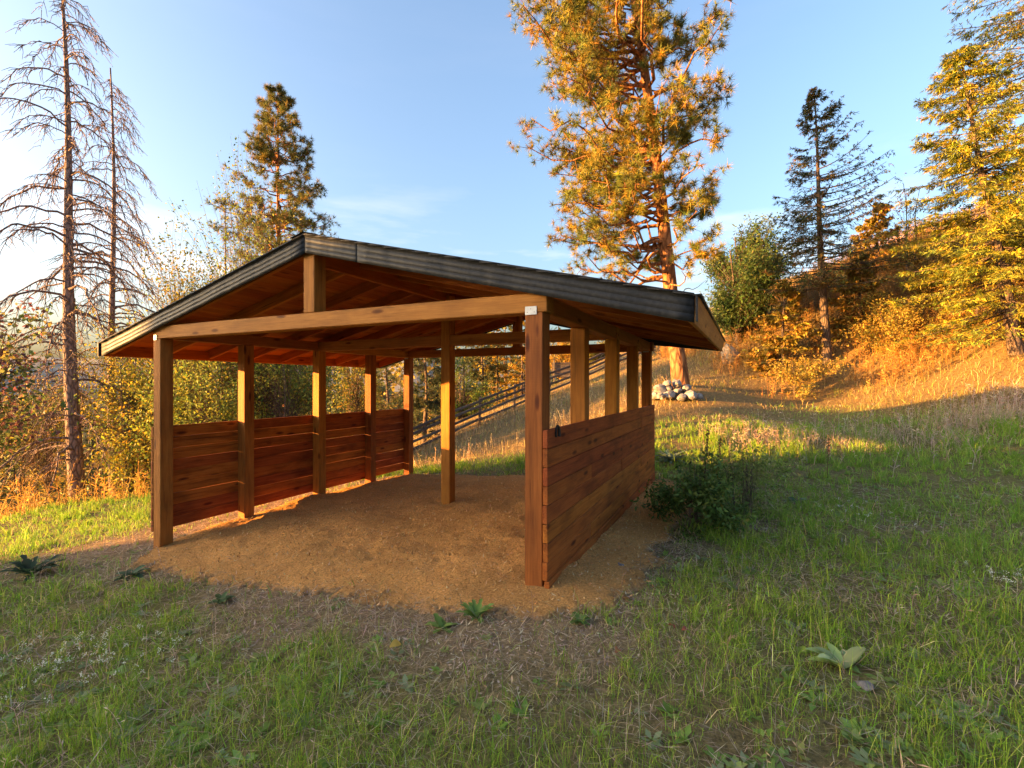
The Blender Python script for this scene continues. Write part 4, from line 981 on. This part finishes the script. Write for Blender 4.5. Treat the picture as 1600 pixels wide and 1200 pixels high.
boulder(520, 4.15, .04, 'small grey stone on the pale litter in front of the shelter', .5, 'rock', .3, 73)
boulder(1352, 2.35, .035, 'little grey stone next to the wilted mullein', .6, 'rock', .3, 77)

# ------------------------------------------------------------------ single plants
b = G(1088, 5.1); broadleaf('weed_bush', 'dark green leafy weed bush beside the rear end of the right wall', b, .74, .55, [(.07, .13, .03), (.10, .17, .04), (.14, .20, .05), (.24, .24, .05)], 3600, .062, 16, .008, .0, [.4, .35, .2, .05], cat='bush', ratio=.42, clump=.24, lobes=16)
b = G(1160, 5.4); broadleaf('weed_bush', 'lighter straggly weed bush right of the dark weed bush', b, .80, .62, [(.14, .20, .045), (.19, .25, .06), (.26, .28, .09)], 2600, .05, 20, .006, .0, cat='bush', ratio=.35, clump=.26, lobes=16)
def stalk(px, D, h, label, col=(.10, .055, .035), n=9):
    b = G(px, D); e = empty('seed_stalk', b, label=label, cat='weed'); g = Geo(); s = np.linspace(0, 1, 6)
    p = np.stack([.06 * s ** 2 * h, .02 * s, h * s - .02], 1); tubes(g, p[None], np.linspace(.006, .003, 6)[None], 5, np.array(col)); g.build('stem', M['twig'], e)
    gs = Geo(); m = n * 26; q = rng.uniform(.45, 1, m); c = on_path(p, s, q); d = rand_dirs(m); d[:, 2] = np.abs(d[:, 2]) + .4; c = c + nrm(d) * rng.uniform(.0, .05, (m, 1)) * (1.3 - q[:, None])
    kites(gs, c, d, np.cross(nrm(d), rand_dirs(m)), rng.uniform(.012, .03, m), rng.uniform(.008, .016, m), pal([col, tuple(x * 1.5 for x in col)], m, .2), .1); gs.build('seed_head', M['twig'], e)
stalk(1100, 5.5, 1.02, 'brown dead seed stalk standing up out of the weed bush')
stalk(1120, 5.6, .92, 'shorter brown seed stalk right of the tall one in the weed bush', n=5)
stalk(1293, 7.2, .62, 'single thin brown stalk standing alone in the right meadow', (.12, .075, .045), 4)
def rosette(name, px, D, label, nl, L, W, cols, el=(.2, 1.0), dz=0.0, curl=.5, tooth=0, cat='plant', az=None):
    b = G(px, D); e = empty(name, b, label=label, cat=cat)
    g = Geo(); K = 7; s = np.linspace(0, 1, K)
    for i in range(nl):
        a = rng.uniform(0, 2 * np.pi) if az is None else az + rng.normal(0, 1.1); th = rng.uniform(*el); l = L * rng.uniform(.6, 1.1); w = W * rng.uniform(.75, 1.15)
        hd = np.array([math.cos(a), math.sin(a), 0]); sd_ = np.array([-math.sin(a), math.cos(a), 0])
        r = l * s * np.cos(th * (1 - .3 * s)); z = l * (np.sin(th) * s - curl * s ** 2.2 * .6)
        c = hd * r[:, None]; c[:, 2] = np.maximum(z, .006 + .004 * i / nl)
        prof = np.sin(np.pi * np.clip(s * .92 + .05, 0, 1)) ** .75 * w * .5
        if tooth: prof = prof * (1 + tooth * np.where(np.arange(K) % 2 == 0, -.5, .5))
        lft = c + sd_ * prof[:, None]; rgt = c - sd_ * prof[:, None]; lft[:, 2] += prof * .45; rgt[:, 2] += prof * .45
        v = np.stack([lft, c, rgt], 1).reshape(-1, 3); idx = np.arange(K * 3).reshape(K, 3)
        q = np.concatenate([np.stack([idx[:-1, j], idx[:-1, j + 1], idx[1:, j + 1], idx[1:, j]], 1) for j in (0, 1)])
        gg = Geo(); gg.add(v, q, pal(cols, 1, .15)[0]); gg.build('leaf', M['leaf'], e, smooth=True)
    return e
PG = [(.36, .44, .19), (.44, .50, .24), (.30, .38, .15)]
rosette('mullein', 1318, 2.5, 'pale green wilted mullein rosette in the right foreground', 14, .18, .06, PG, (.25, .9), az=2.2)
rosette('leaf_rosette', 205, 4.75, 'grey green leaf rosette on the pale litter left of the shelter', 14, .17, .07, [(.10, .15, .08), (.14, .19, .10), (.08, .12, .06)], (.2, .9))
rosette('thistle', 48, 5.0, 'dark thistle at the left edge of the grass', 26, .30, .06, [(.035, .065, .035), (.05, .085, .045)], (.3, 1.2), tooth=.9)
rosette('thistle', 1048, 8.4, 'blue grey thistle clump behind the rear end of the right wall', 40, .36, .06, [(.10, .15, .11), (.14, .20, .15)], (.2, 1.1), tooth=.9)
rosette('weed_rosette', 690, 3.05, 'bright green leafy weed in front of the sawdust below the centre post', 16, .12, .04, [(.15, .25, .055), (.20, .30, .07)], (.2, 1.0), tooth=.6)
rosette('weed_rosette', 745, 3.15, 'taller green weed just left of the front right post', 18, .15, .036, [(.14, .24, .055), (.18, .28, .07)], (.5, 1.3), tooth=.6)
rosette('weed_rosette', 345, 3.85, 'small green weed left on the pale litter', 12, .13, .05, [(.10, .15, .06), (.13, .18, .07)], (.2, 1.0))
rosette('weed_rosette', 905, 3.0, 'dark green weed below the front right post', 12, .09, .036, [(.10, .18, .045), (.14, .22, .06)], (.2, 1.0), tooth=.5)
rosette('weed_rosette', 1245, 6.0, 'grey green leafy weed in the green meadow on the right', 14, .18, .07, [(.13, .20, .10), (.17, .24, .13)], (.2, .9))
# small white flowers
def flowers(name, label, px, D, n, sx, sy, h):
    b = G(px, D); g = Geo(); x = b.x + rng.normal(0, sx, n); y = b.y + rng.normal(0, sy, n); z = terrain(x, y); hh = h * rng.uniform(.6, 1.2, n)
    P_ = np.stack([np.stack([x, y, z], 1), np.stack([x + rng.normal(0, .02, n), y + rng.normal(0, .02, n), z + hh], 1)], 1); tubes(g, P_, np.tile([.0015, .001], (n, 1)), 3, np.array((.14, .2, .06)))
    m = 12; c = np.repeat(P_[:, 1], m, 0) + rng.normal(0, .0085, (n * m, 3)); d = rand_dirs(n * m); d[:, 2] = np.abs(d[:, 2])
    kites(g, c, d, np.cross(nrm(d), rand_dirs(n * m)), rng.uniform(.006, .010, n * m), rng.uniform(.005, .009, n * m), np.clip(rng.normal(.80, .05, (n * m, 1)) * np.array([1, 1, .88]), 0, .85))
    tag(g.build(name, M['leaf']), label, 'flowers', kind='stuff')
flowers('white_flowers', 'patch of tiny white flowers in the left foreground grass', 140, 3.05, 75, .32, .22, .10)
flowers('white_flowers', 'tiny white flowers by the right edge of the foreground', 1588, 3.5, 26, .12, .14, .09)
flowers('white_flowers', 'few tiny white flowers in the meadow beyond the weed bush', 1345, 5.3, 18, .25, .3, .12)
# fallen leaves
def leaf(px, D, label, col, L=.06, az=0.0):
    b = G(px, D); K = 7; s = np.linspace(0, 1, K); w = np.sin(np.pi * np.clip(s, .03, .97)) ** .8 * L * .36
    c = np.stack([s * L - L / 2, np.zeros(K), .012 + .012 * np.sin(s * 3)], 1); l = c.copy(); r = c.copy(); l[:, 1] += w; r[:, 1] -= w; l[:, 2] += w * .5; r[:, 2] += w * .35
    v = np.stack([l, c, r], 1).reshape(-1, 3); idx = np.arange(K * 3).reshape(K, 3)
    q = np.concatenate([np.stack([idx[:-1, j], idx[:-1, j + 1], idx[1:, j + 1], idx[1:, j]], 1) for j in (0, 1)])
    g = Geo(); g.add(v, q, np.array(col)); o = g.build('fallen_leaf', M['leaf'], smooth=True); o.location = b + Vector((0, 0, .03)); o.rotation_euler = (.35, .1, az); tag(o, label, 'leaf')
leaf(617, 2.8, 'yellow fallen leaf in the grass left of centre foreground', (.55, .36, .08), .07, .6)
leaf(1315, 3.2, 'tan fallen leaf in the grass above the mullein', (.52, .32, .14), .07, 1.4)
leaf(1049, 2.85, 'reddish fallen leaf below the front end of the right wall', (.36, .10, .06), .05, 2.1)
leaf(1069, 2.82, 'dull red fallen leaf just right of the reddish one', (.30, .09, .06), .045, .3)
leaf(963, 2.62, 'small rusty leaf left of the two red leaves', (.34, .13, .07), .05, 1.0)
leaf(1150, 2.33, 'yellow leaf near the bottom edge left of the mullein', (.58, .42, .05), .04, 2.4)
leaf(1007, 2.6, 'small dark red leaf between the rusty and the reddish leaves', (.26, .07, .06), .04, 2.9)
